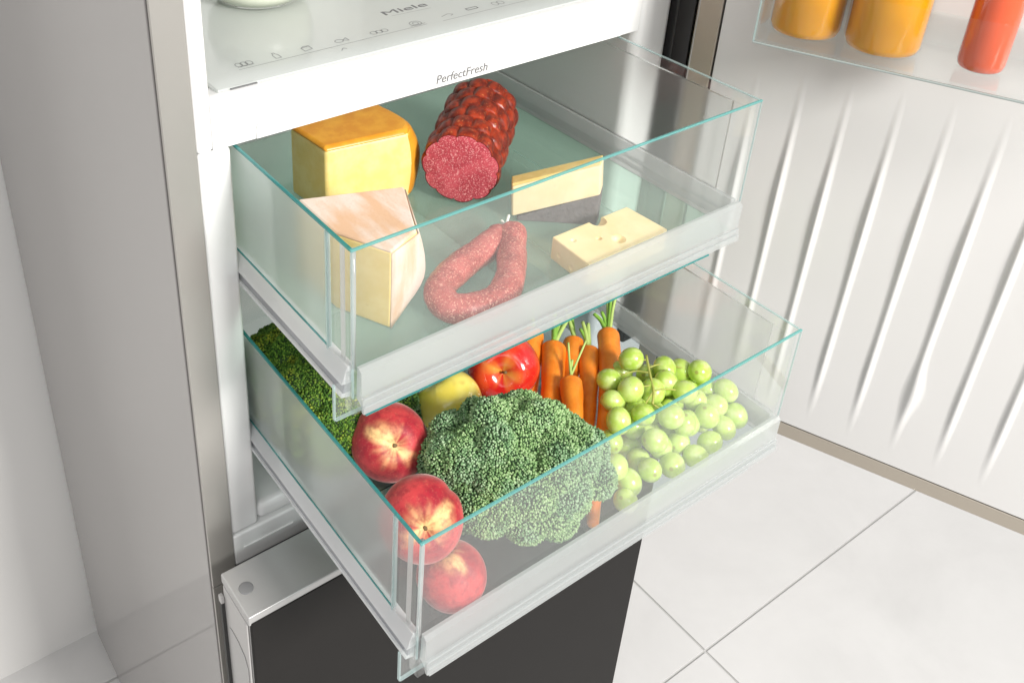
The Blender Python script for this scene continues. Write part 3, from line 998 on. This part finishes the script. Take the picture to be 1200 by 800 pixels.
def holed():
    bm = bmesh.new()
    pts = [(0, 0), (0.1045, 0.001), (0.1015, 0.0515), (0.0025, 0.0515)]
    vs = [bm.verts.new((x, y, 0)) for x, y in pts] + [bm.verts.new((x, y, 0.0248)) for x, y in pts]
    bm.faces.new(vs[3::-1]); bm.faces.new(vs[4:])
    for i in range(4):
        bm.faces.new((vs[i], vs[(i + 1) % 4], vs[4 + (i + 1) % 4], vs[4 + i]))
    bmesh.ops.bevel(bm, geom=list(bm.edges), offset=0.0014, segments=2, affect='EDGES', profile=0.5)
    bmesh.ops.recalc_face_normals(bm, faces=bm.faces)
    me = bpy.data.meshes.new('paste')
    bm.to_mesh(me); bm.free()
    ob = bpy.data.objects.new('paste_tmp', me)
    COL.objects.link(ob)
    bm = bmesh.new()
    for x, y, z, r in ((0.022, -0.001, 0.012, 0.0055), (0.0005, 0.022, 0.007, 0.0035), (0.0580, 0.0480, 0.0225, 0.0092), (0.0375, 0.0255, 0.0240, 0.0034), (0.0525, 0.0145, 0.0252, 0.0070), (0.0150, 0.036, 0.0255, 0.0030), (-0.001, 0.040, 0.010, 0.004), (0.08, 0.03, 0.028, 0.0055)):
        if x > 0.07:
            continue
        bmesh.ops.create_uvsphere(bm, u_segments=24, v_segments=14, radius=r, matrix=Matrix.Translation((x, y, z)))
    cm = bpy.data.meshes.new('cut')
    bm.to_mesh(cm); bm.free()
    cu = bpy.data.objects.new('cut_tmp', cm)
    COL.objects.link(cu)
    md = ob.modifiers.new('cut', 'BOOLEAN')
    md.object = cu; md.operation = 'DIFFERENCE'; md.solver = 'EXACT'
    dg = bpy.context.evaluated_depsgraph_get()
    out = bpy.data.meshes.new_from_object(ob.evaluated_get(dg))
    bpy.data.objects.remove(ob); bpy.data.objects.remove(cu)
    return out


hm = holed()
hm.materials.clear()
ho = link_mesh('paste', hm, M['emmental'], em, fix=False)

# ------------------------------------------------------------------ salami with knobbly casing
sa = thing('salami', 'knobbly dark red salami with its pink speckled cut end facing out', 'salami', (0.311, 0.004, FU + 0.0425))
ax = Vector((0.123, 0.108, 0.006)).normalized()
sx = ax.cross(Vector((0, 0, 1))).normalized()
sz = sx.cross(ax)
RS, LS = 0.0410, 0.152
NB = 11
NU, NV = 132, 150


def sal_r(u, v):
    """u angle, v metres along the axis"""
    pitch = 0.0225
    row = v / pitch
    k = math.floor(row)
    ph = 0.5 * (k % 2)
    a = abs(math.sin((u / (2 * math.pi) * NB + ph) * math.pi)) ** 0.45
    b = abs(math.sin((row - k) * math.pi)) ** 0.4
    return RS * (0.90 + 0.13 * (a * b) + 0.012 * math.sin(7 * u + 31 * v))


vs, fs = [], []
for j in range(NV + 1):
    v = LS * j / NV
    endf = 1.0
    if v > LS - 0.03:
        q = (v - (LS - 0.03)) / 0.03
        endf = math.sqrt(max(0.0, 1 - q * q * 0.97))
    for i in range(NU):
        u = 2 * math.pi * i / NU
        r = sal_r(u, v + 0.0018) * endf
        p = sx * (math.cos(u) * r) + sz * (math.sin(u) * r) + ax * v
        vs.append(p)
for j in range(NV):
    for i in range(NU):
        i2 = (i + 1) % NU
        fs.append((j * NU + i, j * NU + i2, (j + 1) * NU + i2, (j + 1) * NU + i))
fs.append(tuple(range(NV * NU, NV * NU + NU)))
MB().add(vs, fs).build('casing', M['casing'], sa, smooth=True)
vs, fs = [], []
rings = 8
for j in range(rings + 1):
    q = j / rings
    for i in range(NU):
        u = 2 * math.pi * i / NU
        r = sal_r(u, 0.0018) * q * 0.985
        vs.append(sx * (math.cos(u) * r) + sz * (math.sin(u) * r) - ax * (0.0012 * (1 - q ** 6)))
for j in range(rings):
    for i in range(NU):
        i2 = (i + 1) % NU
        fs.append((j * NU + i, j * NU + i2, (j + 1) * NU + i2, (j + 1) * NU + i))
MB().add(vs, fs).build('cut_face', M['salami_cut'], sa, smooth=True)

# ------------------------------------------------------------------ sausage ring
sg = thing('sausage_ring', 'dried red sausage bent into a loop with a white string tie', 'sausage', (0.0, 0.0, FU))
r = 0.0138
pts = [(0.305, -0.076), (0.291, -0.083), (0.269, -0.090), (0.234, -0.099), (0.197, -0.116), (0.1885, -0.140), (0.204, -0.155), (0.234, -0.155), (0.263, -0.135), (0.287, -0.108), (0.302, -0.091), (0.308, -0.081)]
pts = [(x, y, r + (0.004 if i > 9 else 0)) for i, (x, y) in enumerate(pts)]
sp = spline(pts, 90)
rr = []
for i in range(90):
    q = min(i, 89 - i) / 7
    rr.append(r * (min(1, 0.30 + 0.70 * math.sin(min(1, q) * math.pi / 2)) + 0.03 * math.sin(i * 0.55)))
tubeo = MB().tube(sp, rr, 22).build('skin', M['sausage'], sg, smooth=True)
roughen(tubeo, 0.0016, 0.006, 1)
MB().tube(spline([(0.303, -0.079, 0.010), (0.305, -0.078, 0.020), (0.309, -0.075, 0.025), (0.313, -0.072, 0.027)], 12), 0.0014, 8).build('string_tie', M['string'], sg, True)
MB().tube(spline([(0.305, -0.079, 0.018), (0.303, -0.076, 0.024), (0.303, -0.073, 0.025)], 10), 0.0013, 8).build('string_tie', M['string'], sg, True)

# ------------------------------------------------------------------ lower drawer: fruit
def fruit(name, label, cat, loc, axis, R, mat, cav_d, cav_w, suture=0.0, squash=0.95, bottom=0.05, lobes=0, stem=0.0, spin=0.0, group=None):
    t = thing(name, label, cat, loc, group)
    vs, fs = [], []
    NT_, NP = 56, 72
    for j in range(NT_ + 1):
        th = math.pi * j / NT_
        for i in range(NP):
            ph = 2 * math.pi * i / NP
            rr_ = R * (1 - cav_d * math.exp(-(th / cav_w) ** 2) - bottom * math.exp(-((math.pi - th) / 0.4) ** 2))
            d = (ph + math.pi) % (2 * math.pi) - math.pi
            if suture:
                rr_ *= 1 - suture * math.exp(-(d / 0.16) ** 2) * math.sin(th) ** 0.5
            if lobes:
                rr_ *= 1 + 0.018 * math.cos(lobes * ph) * math.sin(th)
            rr_ *= 1 + 0.010 * math.sin(2.3 * ph + 3 * th + spin)
            x, y, z = rr_ * math.sin(th) * math.cos(ph), rr_ * math.sin(th) * math.sin(ph), rr_ * math.cos(th) * squash
            vs.append((x, y, z))
    for j in range(NT_):
        for i in range(NP):
            i2 = (i + 1) % NP
            fs.append((j * NP + i, (j + 1) * NP + i, (j + 1) * NP + i2, j * NP + i2))
    me = MB().add(vs, fs)
    q = Vector(axis).normalized().to_track_quat('Z', 'Y')
    t.rotation_mode = 'QUATERNION'
    from mathutils import Quaternion
    t.rotation_quaternion = q @ Quaternion((0, 0, 1), spin)
    me.build('skin', mat, t, smooth=True)
    zc = R * (1 - cav_d) * squash
    if stem:
        MB().tube(spline([(0, 0, zc - 0.002), (0.0008, 0, zc + stem * 0.5), (0.003, 0.001, zc + stem)], 8), [0.0013] * 6 + [0.0016, 0.0018], 8).build('stem', M['stem_brown'], t, True)
    else:
        MB().lathe([(0.0019, 0), (0.0024, 0.0006), (0.0012, 0.0013)], 14).build('stem_scar', M['stem_brown'], t, True, loc=(0, 0, zc - 0.0004))
    return t


GP = 'peaches in the lower drawer'
fruit('peach', 'red peach with yellow streaks round its stem hollow, nearest the yellow apple', 'peach', (0.1425, -0.122, FL + 0.0705), (-0.30, -0.72, 0.62), 0.0365, M['peach'], 0.20, 0.30, 0.045, 0.93, spin=2.6, group=GP)
fruit('peach', 'red peach resting on top of another peach in the front left corner', 'peach', (0.108, -0.2195, FL + 0.085), (-0.36, -0.66, 0.50), 0.0355, M['peach'], 0.22, 0.28, 0.055, 0.95, spin=0.7, group=GP)
fruit('peach', 'pale red peach on the drawer floor seen through the front wall, lowest of the fruit', 'peach', (0.1235, -0.2445, FL + 0.0295), (-0.15, 0.30, 0.90), 0.0300, M['peach'], 0.18, 0.30, 0.04, 0.95, spin=1.3, group=GP)
fruit('yellow_apple', 'yellow apple with brownish cheek between the peach and the red apple', 'apple', (0.243, -0.083, FL + 0.0375), (-0.28, 0.55, 0.75), 0.0345, M['yellow_apple'], 0.22, 0.42, 0, 0.92, 0.12, 5, stem=0.012, spin=0.5, group='apples in the lower drawer')
fruit('red_apple', 'shiny red apple with yellow stem hollow beside the carrots', 'apple', (0.317, -0.079, FL + 0.0455), (-0.56, -0.62, 0.45), 0.0385, M['red_apple'], 0.40, 0.36, 0, 0.92, 0.12, 5, stem=0.008, spin=0.2, group='apples in the lower drawer')

# ------------------------------------------------------------------ broccoli
ICO_V, ICO_F = None, None
_b = bmesh.new()
bmesh.ops.create_icosphere(_b, subdivisions=1, radius=1.0)
ICO_V = np.array([v.co[:] for v in _b.verts])
ICO_F = np.array([[v.index for v in f.verts] for f in _b.faces])
_b.free()


def fib(n):
    i = np.arange(n) + 0.5
    ph = np.arccos(1 - 2 * i / n)
    th = np.pi * (1 + 5 ** 0.5) * i
    return np.stack([np.cos(th) * np.sin(ph), np.sin(th) * np.sin(ph), np.cos(ph)], 1)


def bud_mesh(name, domes, pitch, rb, mat, parent, keep):
    C_, R_ = np.array([d[:3] for d in domes]), np.array([d[3] for d in domes])
    P, Nn = [], []
    for c, r0 in zip(C_, R_):
        n = int(4 * np.pi * r0 * r0 / (pitch * pitch * 0.87))
        d = fib(n)
        a = rng.normal(size=(3, 3)); q, _ = np.linalg.qr(a)
        d = d @ q.T
        p = c + d * r0 * (1 + rng.normal(0, 0.012, size=(n, 1)))
        p += rng.normal(0, pitch * 0.22, size=p.shape)
        dist = np.linalg.norm(p[:, None, :] - C_[None], axis=2) / R_[None]
        ok = (dist < 0.965).sum(1) == 0
        ok &= keep(p, d)
        P.append(p[ok]); Nn.append(d[ok])
    P, Nn = np.concatenate(P), np.concatenate(Nn)
    n = len(P)
    s = rb * rng.uniform(0.7, 1.3, size=(n, 1, 1))
    lift = rng.uniform(-0.5, 0.75, size=(n, 1)) * rb
    st = 1 + 0.5 * rng.random((n, 1, 1))
    base = ICO_V[None] * s
    al = (base * Nn[:, None, :]).sum(2, keepdims=True)
    V = base + al * Nn[:, None, :] * (st - 1) + (P + Nn * lift)[:, None, :]
    Fc = ICO_F[None] + (np.arange(n) * len(ICO_V))[:, None, None]
    V = V.reshape(-1, 3); Fc = Fc.reshape(-1, 3)
    me = bpy.data.meshes.new(name)
    me.vertices.add(len(V)); me.vertices.foreach_set('co', V.ravel())
    me.loops.add(Fc.size); me.loops.foreach_set('vertex_index', Fc.ravel().astype(np.int32))
    me.polygons.add(len(Fc)); me.polygons.foreach_set('loop_start', (np.arange(len(Fc)) * 3).astype(np.int32))
    me.update(calc_edges=True)
    o = link_mesh(name, me, mat, parent, smooth=True, fix=False)
    o['kind'] = 'stuff'
    return o


def broccoli(label, loc, ax3, radii, ndome, rd_, mat, core, pitch=0.00205, rb=0.00112, zmin=-0.6, stem=None, extra=(), limits=None):
    """head = small domes spread over an ellipsoid whose first horizontal axis is ax3"""
    t = thing('broccoli', label, 'broccoli', loc, 'broccoli heads in the lower drawer')
    a = Vector(ax3).normalized(); b = Vector((-a.y, a.x, 0))
    dirs = fib(ndome)
    dirs = dirs[dirs[:, 2] > zmin]
    domes = []
    for d in dirs:
        rr_ = rd_ * rng.uniform(0.8, 1.28)
        lx, ly, lz = d[0] * (radii[0] - rr_), d[1] * (radii[1] - rr_), d[2] * (radii[2] - rr_)
        j = rng.normal(0, 0.0035, 3)
        x = a.x * lx + b.x * ly + j[0]
        y = a.y * lx + b.y * ly + j[1]
        domes.append((x, y, lz + j[2], rr_))
    domes += list(extra)
    if limits:
        x0_, y0_, z0_ = limits
        domes = [(max(x, x0_ - loc[0] + q), max(y, y0_ - loc[1] + q), max(z, z0_ - loc[2] + q), q) for x, y, z, q in domes]
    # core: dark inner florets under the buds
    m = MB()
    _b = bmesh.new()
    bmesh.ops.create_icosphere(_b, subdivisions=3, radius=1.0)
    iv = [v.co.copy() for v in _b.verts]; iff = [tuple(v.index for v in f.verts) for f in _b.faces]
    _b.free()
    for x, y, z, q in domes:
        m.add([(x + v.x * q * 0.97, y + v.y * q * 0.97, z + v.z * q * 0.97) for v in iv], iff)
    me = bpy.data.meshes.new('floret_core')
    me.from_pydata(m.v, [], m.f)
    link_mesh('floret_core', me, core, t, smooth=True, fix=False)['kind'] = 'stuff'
    bud_mesh('bud', domes, pitch, rb, mat, t, lambda p, d: p[:, 2] > -radii[2] * 0.95)
    if stem:
        MB().tube(spline(stem[0], 12), stem[1], 16).build('stalk', M['broccoli_stem'], t, True)
    return t


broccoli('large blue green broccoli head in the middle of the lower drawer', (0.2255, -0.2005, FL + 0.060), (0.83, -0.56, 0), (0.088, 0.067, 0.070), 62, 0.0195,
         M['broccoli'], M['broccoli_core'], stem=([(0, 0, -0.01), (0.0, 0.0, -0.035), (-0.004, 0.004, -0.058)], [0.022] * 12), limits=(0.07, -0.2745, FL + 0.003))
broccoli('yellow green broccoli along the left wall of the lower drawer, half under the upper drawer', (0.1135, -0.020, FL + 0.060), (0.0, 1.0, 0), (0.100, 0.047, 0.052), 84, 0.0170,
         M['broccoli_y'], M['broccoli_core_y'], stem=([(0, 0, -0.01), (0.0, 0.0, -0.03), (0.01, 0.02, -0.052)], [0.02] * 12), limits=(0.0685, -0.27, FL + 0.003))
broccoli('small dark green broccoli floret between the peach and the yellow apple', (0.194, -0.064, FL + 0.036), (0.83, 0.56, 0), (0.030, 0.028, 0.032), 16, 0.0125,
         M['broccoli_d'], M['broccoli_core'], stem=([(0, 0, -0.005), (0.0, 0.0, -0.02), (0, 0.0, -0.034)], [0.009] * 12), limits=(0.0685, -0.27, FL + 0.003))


# ------------------------------------------------------------------ carrots
def carrot(label, top, low, r0, bow=(0, 0, 0), tip=0.25, stalks=(), pale=False, ring=0):
    T_, L_ = Vector(top), Vector(low)
    loc = T_
    t = thing('carrot', label, 'carrot', loc, 'carrots in the lower drawer')
    D = L_ - T_
    mid = D * 0.5 + Vector(bow)
    pts = spline([(0, 0, 0), D * 0.25 + Vector(bow) * 0.75, mid, D * 0.75 + Vector(bow) * 0.75, D], 60)
    rads = []
    for i in range(60):
        u = i / 59
        sh_ = min(1.0, (u / 0.035) ** 0.5) if u < 0.035 else 1.0
        e_ = 1 - (1 - tip) * u ** 1.4
        if u > 0.96:
            e_ *= math.sqrt(max(0.02, 1 - ((u - 0.96) / 0.04) ** 2))
        wob = 1 + 0.018 * math.sin(i * 0.37 + ring) + 0.007 * math.sin(i * 2.7 + ring * 2) + (-0.022 if (i * 7 + ring) % 13 == 0 else 0)
        rads.append(r0 * max(0.15, 0.35 + 0.65 * sh_) * e_ * wob if u < 0.035 else r0 * e_ * wob)
    MB().tube(pts, rads, 20).build('root', M['carrot'], t, True)
    bk = -(D.normalized())
    for k, (dx, dy, dz, w) in enumerate(stalks):
        end = Vector((dx, dy, dz))
        s0 = bk * -0.003 + Vector((random.uniform(-1, 1), random.uniform(-1, 1), random.uniform(-1, 1))) * (r0 * 0.22)
        md = end * 0.5 + bk * 0.003
        MB().tube(spline([s0, md, end], 10), [w] * 4 + [w * 0.9] * 4 + [w * 0.8] * 2, 8).build('leaf_stalk', M['stalk_pale' if (k % 2 == 0 or pale) else 'stalk'], t, True)
    return t


carrot('carrot with a thick cut tuft of green stalks right beside the red apple', (0.398, -0.071, FL + 0.030), (0.300, -0.165, FL + 0.018), 0.0140, (0.002, -0.002, 0.004), 0.45,
       [(0.030, 0.034, 0.004, 0.0026), (0.035, 0.031, 0.008, 0.0028), (0.040, 0.029, 0.003, 0.0026), (0.034, 0.036, 0.012, 0.0024), (0.045, 0.024, 0.006, 0.0026), (0.040, 0.034, 0.0, 0.0024)], ring=1)
carrot('short carrot with two thin pale stalks, lying on top of the others', (0.366, -0.131, FL + 0.042), (0.297, -0.210, FL + 0.027), 0.0122, (0.001, -0.001, 0.003), 0.42,
       [(0.022, 0.030, 0.020, 0.0014), (0.038, 0.020, 0.022, 0.0014), (0.016, 0.016, 0.009, 0.0020)], pale=True, ring=4)
carrot('carrot lying behind the short one with a single dark green stalk', (0.432, -0.070, FL + 0.022), (0.335, -0.155, FL + 0.012), 0.0125, (0, 0, 0.002), 0.4,
       [(0.018, 0.036, 0.014, 0.0028), (0.022, 0.030, 0.010, 0.0022)], ring=2)
carrot('dark orange carrot pressed against the longest carrot', (0.431, -0.094, FL + 0.027), (0.338, -0.190, FL + 0.014), 0.0118, (0.001, 0.001, 0.002), 0.45,
       [(0.017, 0.030, 0.012, 0.0026), (0.010, 0.026, 0.008, 0.0022), (0.022, 0.026, 0.010, 0.0026)], ring=5)
carrot('longest carrot with a tall pale green leaf tuft next to the grapes', (0.4665, -0.087, FL + 0.032), (0.318, -0.222, FL + 0.016), 0.0128, (0.004, -0.004, 0.005), 0.50,
       [(0.030, 0.034, 0.018, 0.0020), (0.032, 0.030, 0.022, 0.0022), (0.036, 0.026, 0.024, 0.0020), (0.002, 0.026, 0.008, 0.0026), (0.034, 0.033, 0.012, 0.0018), (0.010, 0.022, 0.010, 0.0024)], ring=3)
carrot('carrot mostly hidden between the red apple and the upper drawer edge', (0.392, -0.040, FL + 0.032), (0.325, -0.115, FL + 0.014), 0.0145, (0, 0, 0), 0.5,
       [(0.030, 0.030, 0.006, 0.0026)], ring=6)
carrot('carrot lying under the large broccoli with only its tip showing', (0.345, -0.195, FL + 0.0105), (0.276, -0.2615, FL + 0.0075), 0.0098, (0, 0, 0), 0.55, [], ring=7)

# ------------------------------------------------------------------ grapes
gb = thing('grape_bunch', 'bunch of green grapes at the right of the lower drawer', 'grapes', (0.41, -0.20, FL))
GR = [(0.425, -0.157, 0.062), (0.389, -0.162, 0.055), (0.392, -0.188, 0.06), (0.375, -0.183, 0.05), (0.357, -0.207, 0.052), (0.382, -0.215, 0.052), (0.439, -0.194, 0.05), (0.482, -0.198, 0.045),
      (0.446, -0.214, 0.05), (0.488, -0.227, 0.035), (0.412, -0.231, 0.045), (0.456, -0.236, 0.03), (0.378, -0.238, 0.04), (0.417, -0.252, 0.016), (0.446, -0.254, 0.013), (0.472, -0.250, 0.016),
      (0.39, -0.250, 0.016), (0.360, -0.251, 0.022), (0.335, -0.247, 0.016), (0.328, -0.236, 0.030), (0.322, -0.258, 0.0115), (0.349, -0.209, 0.030), (0.384, -0.21, 0.026), (0.441, -0.190, 0.025),
      (0.398, -0.190, 0.032), (0.448, -0.166, 0.035), (0.487, -0.180, 0.028), (0.424, -0.226, 0.018), (0.494, -0.246, 0.018), (0.368, -0.228, 0.014), (0.429, -0.143, 0.032), (0.417, -0.199, 0.040),
      (0.402, -0.165, 0.030), (0.41, -0.18, 0.012), (0.44, -0.215, 0.014), (0.465, -0.205, 0.018), (0.435, -0.165, 0.012), (0.392, -0.232, 0.020), (0.47, -0.222, 0.012), (0.46, -0.185, 0.012), (0.455, -0.180, 0.044)]
gx = rng.uniform(0, 1, (22, 3))
GR += [(0.375 + 0.11 * a, -0.245 + 0.085 * b, 0.012 + 0.026 * c) for a, b, c in gx]
P = np.array(GR)
for it in range(60):                                # let the berries push one another apart
    for i in range(len(P)):
        for j in range(i):
            d = P[i] - P[j]
            l = np.linalg.norm(d) + 1e-9
            if l < 0.0208:
                mv = d / l * (0.0208 - l) * 0.5
                P[i] += mv * 0.5; P[j] -= mv * 0.5
    P[:, 1] = np.maximum(P[:, 1], -0.2635); P[:, 2] = np.maximum(P[:, 2], 0.0115); P[:, 0] = np.minimum(P[:, 0], 0.502)
_b = bmesh.new()
bmesh.ops.create_uvsphere(_b, u_segments=28, v_segments=18, radius=0.0120)
for v in _b.verts:
    v.co.z *= 1.13
gm = bpy.data.meshes.new('grape')
_b.to_mesh(gm); _b.free()
g0 = None
for (x, y, z) in P:
    if g0 is None:
        g0 = link_mesh('grape', gm, M['grape'], gb, True)
        o = g0
    else:
        o = g0.copy(); COL.objects.link(o); o.parent = gb
    o.location = (x - 0.41, y + 0.20, z)
    s = random.uniform(0.92, 1.05)
    o.scale = (s, s * random.uniform(0.97, 1.03), s)
    o.rotation_euler = (random.uniform(-1.3, 1.3), random.uniform(-1.3, 1.3), random.uniform(0, 6))
W = lambda x, y, z: (x - 0.41, y + 0.20, z)
main = spline([W(0.441, -0.163, 0.064), W(0.425, -0.183, 0.062), W(0.4105, -0.202, 0.060), W(0.399, -0.212, 0.056)], 20)
MB().tube(main, 0.0013, 8).build('stalk', M['grape_stem'], gb, True)
for a, b, c in [((0.437, -0.168, 0.063), (0.432, -0.165, 0.064), (0.427, -0.160, 0.064)), ((0.43, -0.176, 0.062), (0.447, -0.178, 0.060), (0.466, -0.184, 0.052)),
                ((0.466, -0.184, 0.052), (0.474, -0.190, 0.050), (0.480, -0.195, 0.048)), ((0.4105, -0.202, 0.060), (0.424, -0.205, 0.058), (0.440, -0.211, 0.053)),
                ((0.416, -0.195, 0.060), (0.404, -0.192, 0.061), (0.396, -0.189, 0.061)), ((0.4105, -0.202, 0.060), (0.396, -0.207, 0.057), (0.385, -0.212, 0.055)),
                ((0.399, -0.212, 0.056), (0.405, -0.222, 0.052), (0.411, -0.229, 0.048)), ((0.425, -0.182, 0.062), (0.417, -0.171, 0.060), (0.402, -0.165, 0.057))]:
    MB().tube(spline([W(*a), W(*b), W(*c)], 8), 0.0008, 7).build('stalk', M['grape_stem'], gb, True)

# ------------------------------------------------------------------ door rack and bottles
ZT = 1.4785


def dloc(s, off, z):
    p = anc + ddir * s + dnrm * off
    return (p.x, p.y, z)


dang = math.atan2(ddir.y, ddir.x)
tr = thing('door_rack', 'clear bottle rack hung on the inside of the open fridge door', 'rack', dloc(0, 0, ZT), rot=(0, 0, dang))
# local x along the door, -y towards the door inner face normal (dnrm is -90 degrees from ddir)
sy = -1.0
MB().box(-0.094, 0.300, -0.0985, -0.0075, 0, 0.0024).build('rack_floor', M['crystal'], tr)
MB().box(-0.096, 0.302, -0.1010, -0.0987, 0, 0.060).build('rack_front', M['crystal'], tr, bevel=0.0006)
MB().box(-0.0965, -0.0942, -0.0985, -0.0065, 0, 0.060).build('rack_end', M['crystal'], tr, bevel=0.0006)
MB().box(-0.094, 0.300, -0.0072, -0.0048, 0, 0.030).build('rack_back', M['clear'], tr)
MB().box(-0.0972, 0.302, -0.1016, -0.0984, -0.0022, -0.0002).build('rack_edge', pbr('rack_edge_grey', (0.30, 0.34, 0.33), 0.3), tr, bevel=0.0006)
MB().box(-0.0974, -0.0958, -0.1012, -0.0984, 0.0, 0.060).build('rack_edge', M['edge_pale'], tr)


def bottle(label, s, off, r, hgt, mat, group=None, name='juice_bottle'):
    t = thing(name, label, 'bottle', dloc(s, off, ZT + 0.0026), group)
    MB().lathe([(r * 0.80, 0.0022), (r * 0.90, 0.004), (r * 0.945, 0.009), (r * 0.95, hgt * 0.8), (r * 0.6, hgt * 0.93)], 56).build('juice', mat, t, True)
    MB().lathe([(r * 0.80, 0.0), (r * 0.93, 0.0016), (r * 1.0, 0.008), (r * 1.0, hgt * 0.8), (r * 0.72, hgt * 0.95), (r * 0.62, hgt), (r * 0.58, hgt)], 56).build('bottle_glass', M['crystal'], t, True)
    MB().lathe([(r * 0.66, hgt * 0.985), (r * 0.66, hgt * 1.06), (r * 0.6, hgt * 1.07)], 40).build('lid', M['liner'], t, True)
    return t


bottle('orange juice bottle next to the hinge end of the door rack', -0.0625, 0.057, 0.0328, 0.20, M['juice'], 'juice bottles in the door rack')
bottle('orange juice bottle in the middle, beside the red one in the door rack', 0.0055, 0.057, 0.0338, 0.20, M['juice'], 'juice bottles in the door rack')
bottle('slim orange red bottle beside the juice in the door rack', 0.0860, 0.056, 0.0200, 0.14, M['tomato'], 'juice bottles in the door rack')
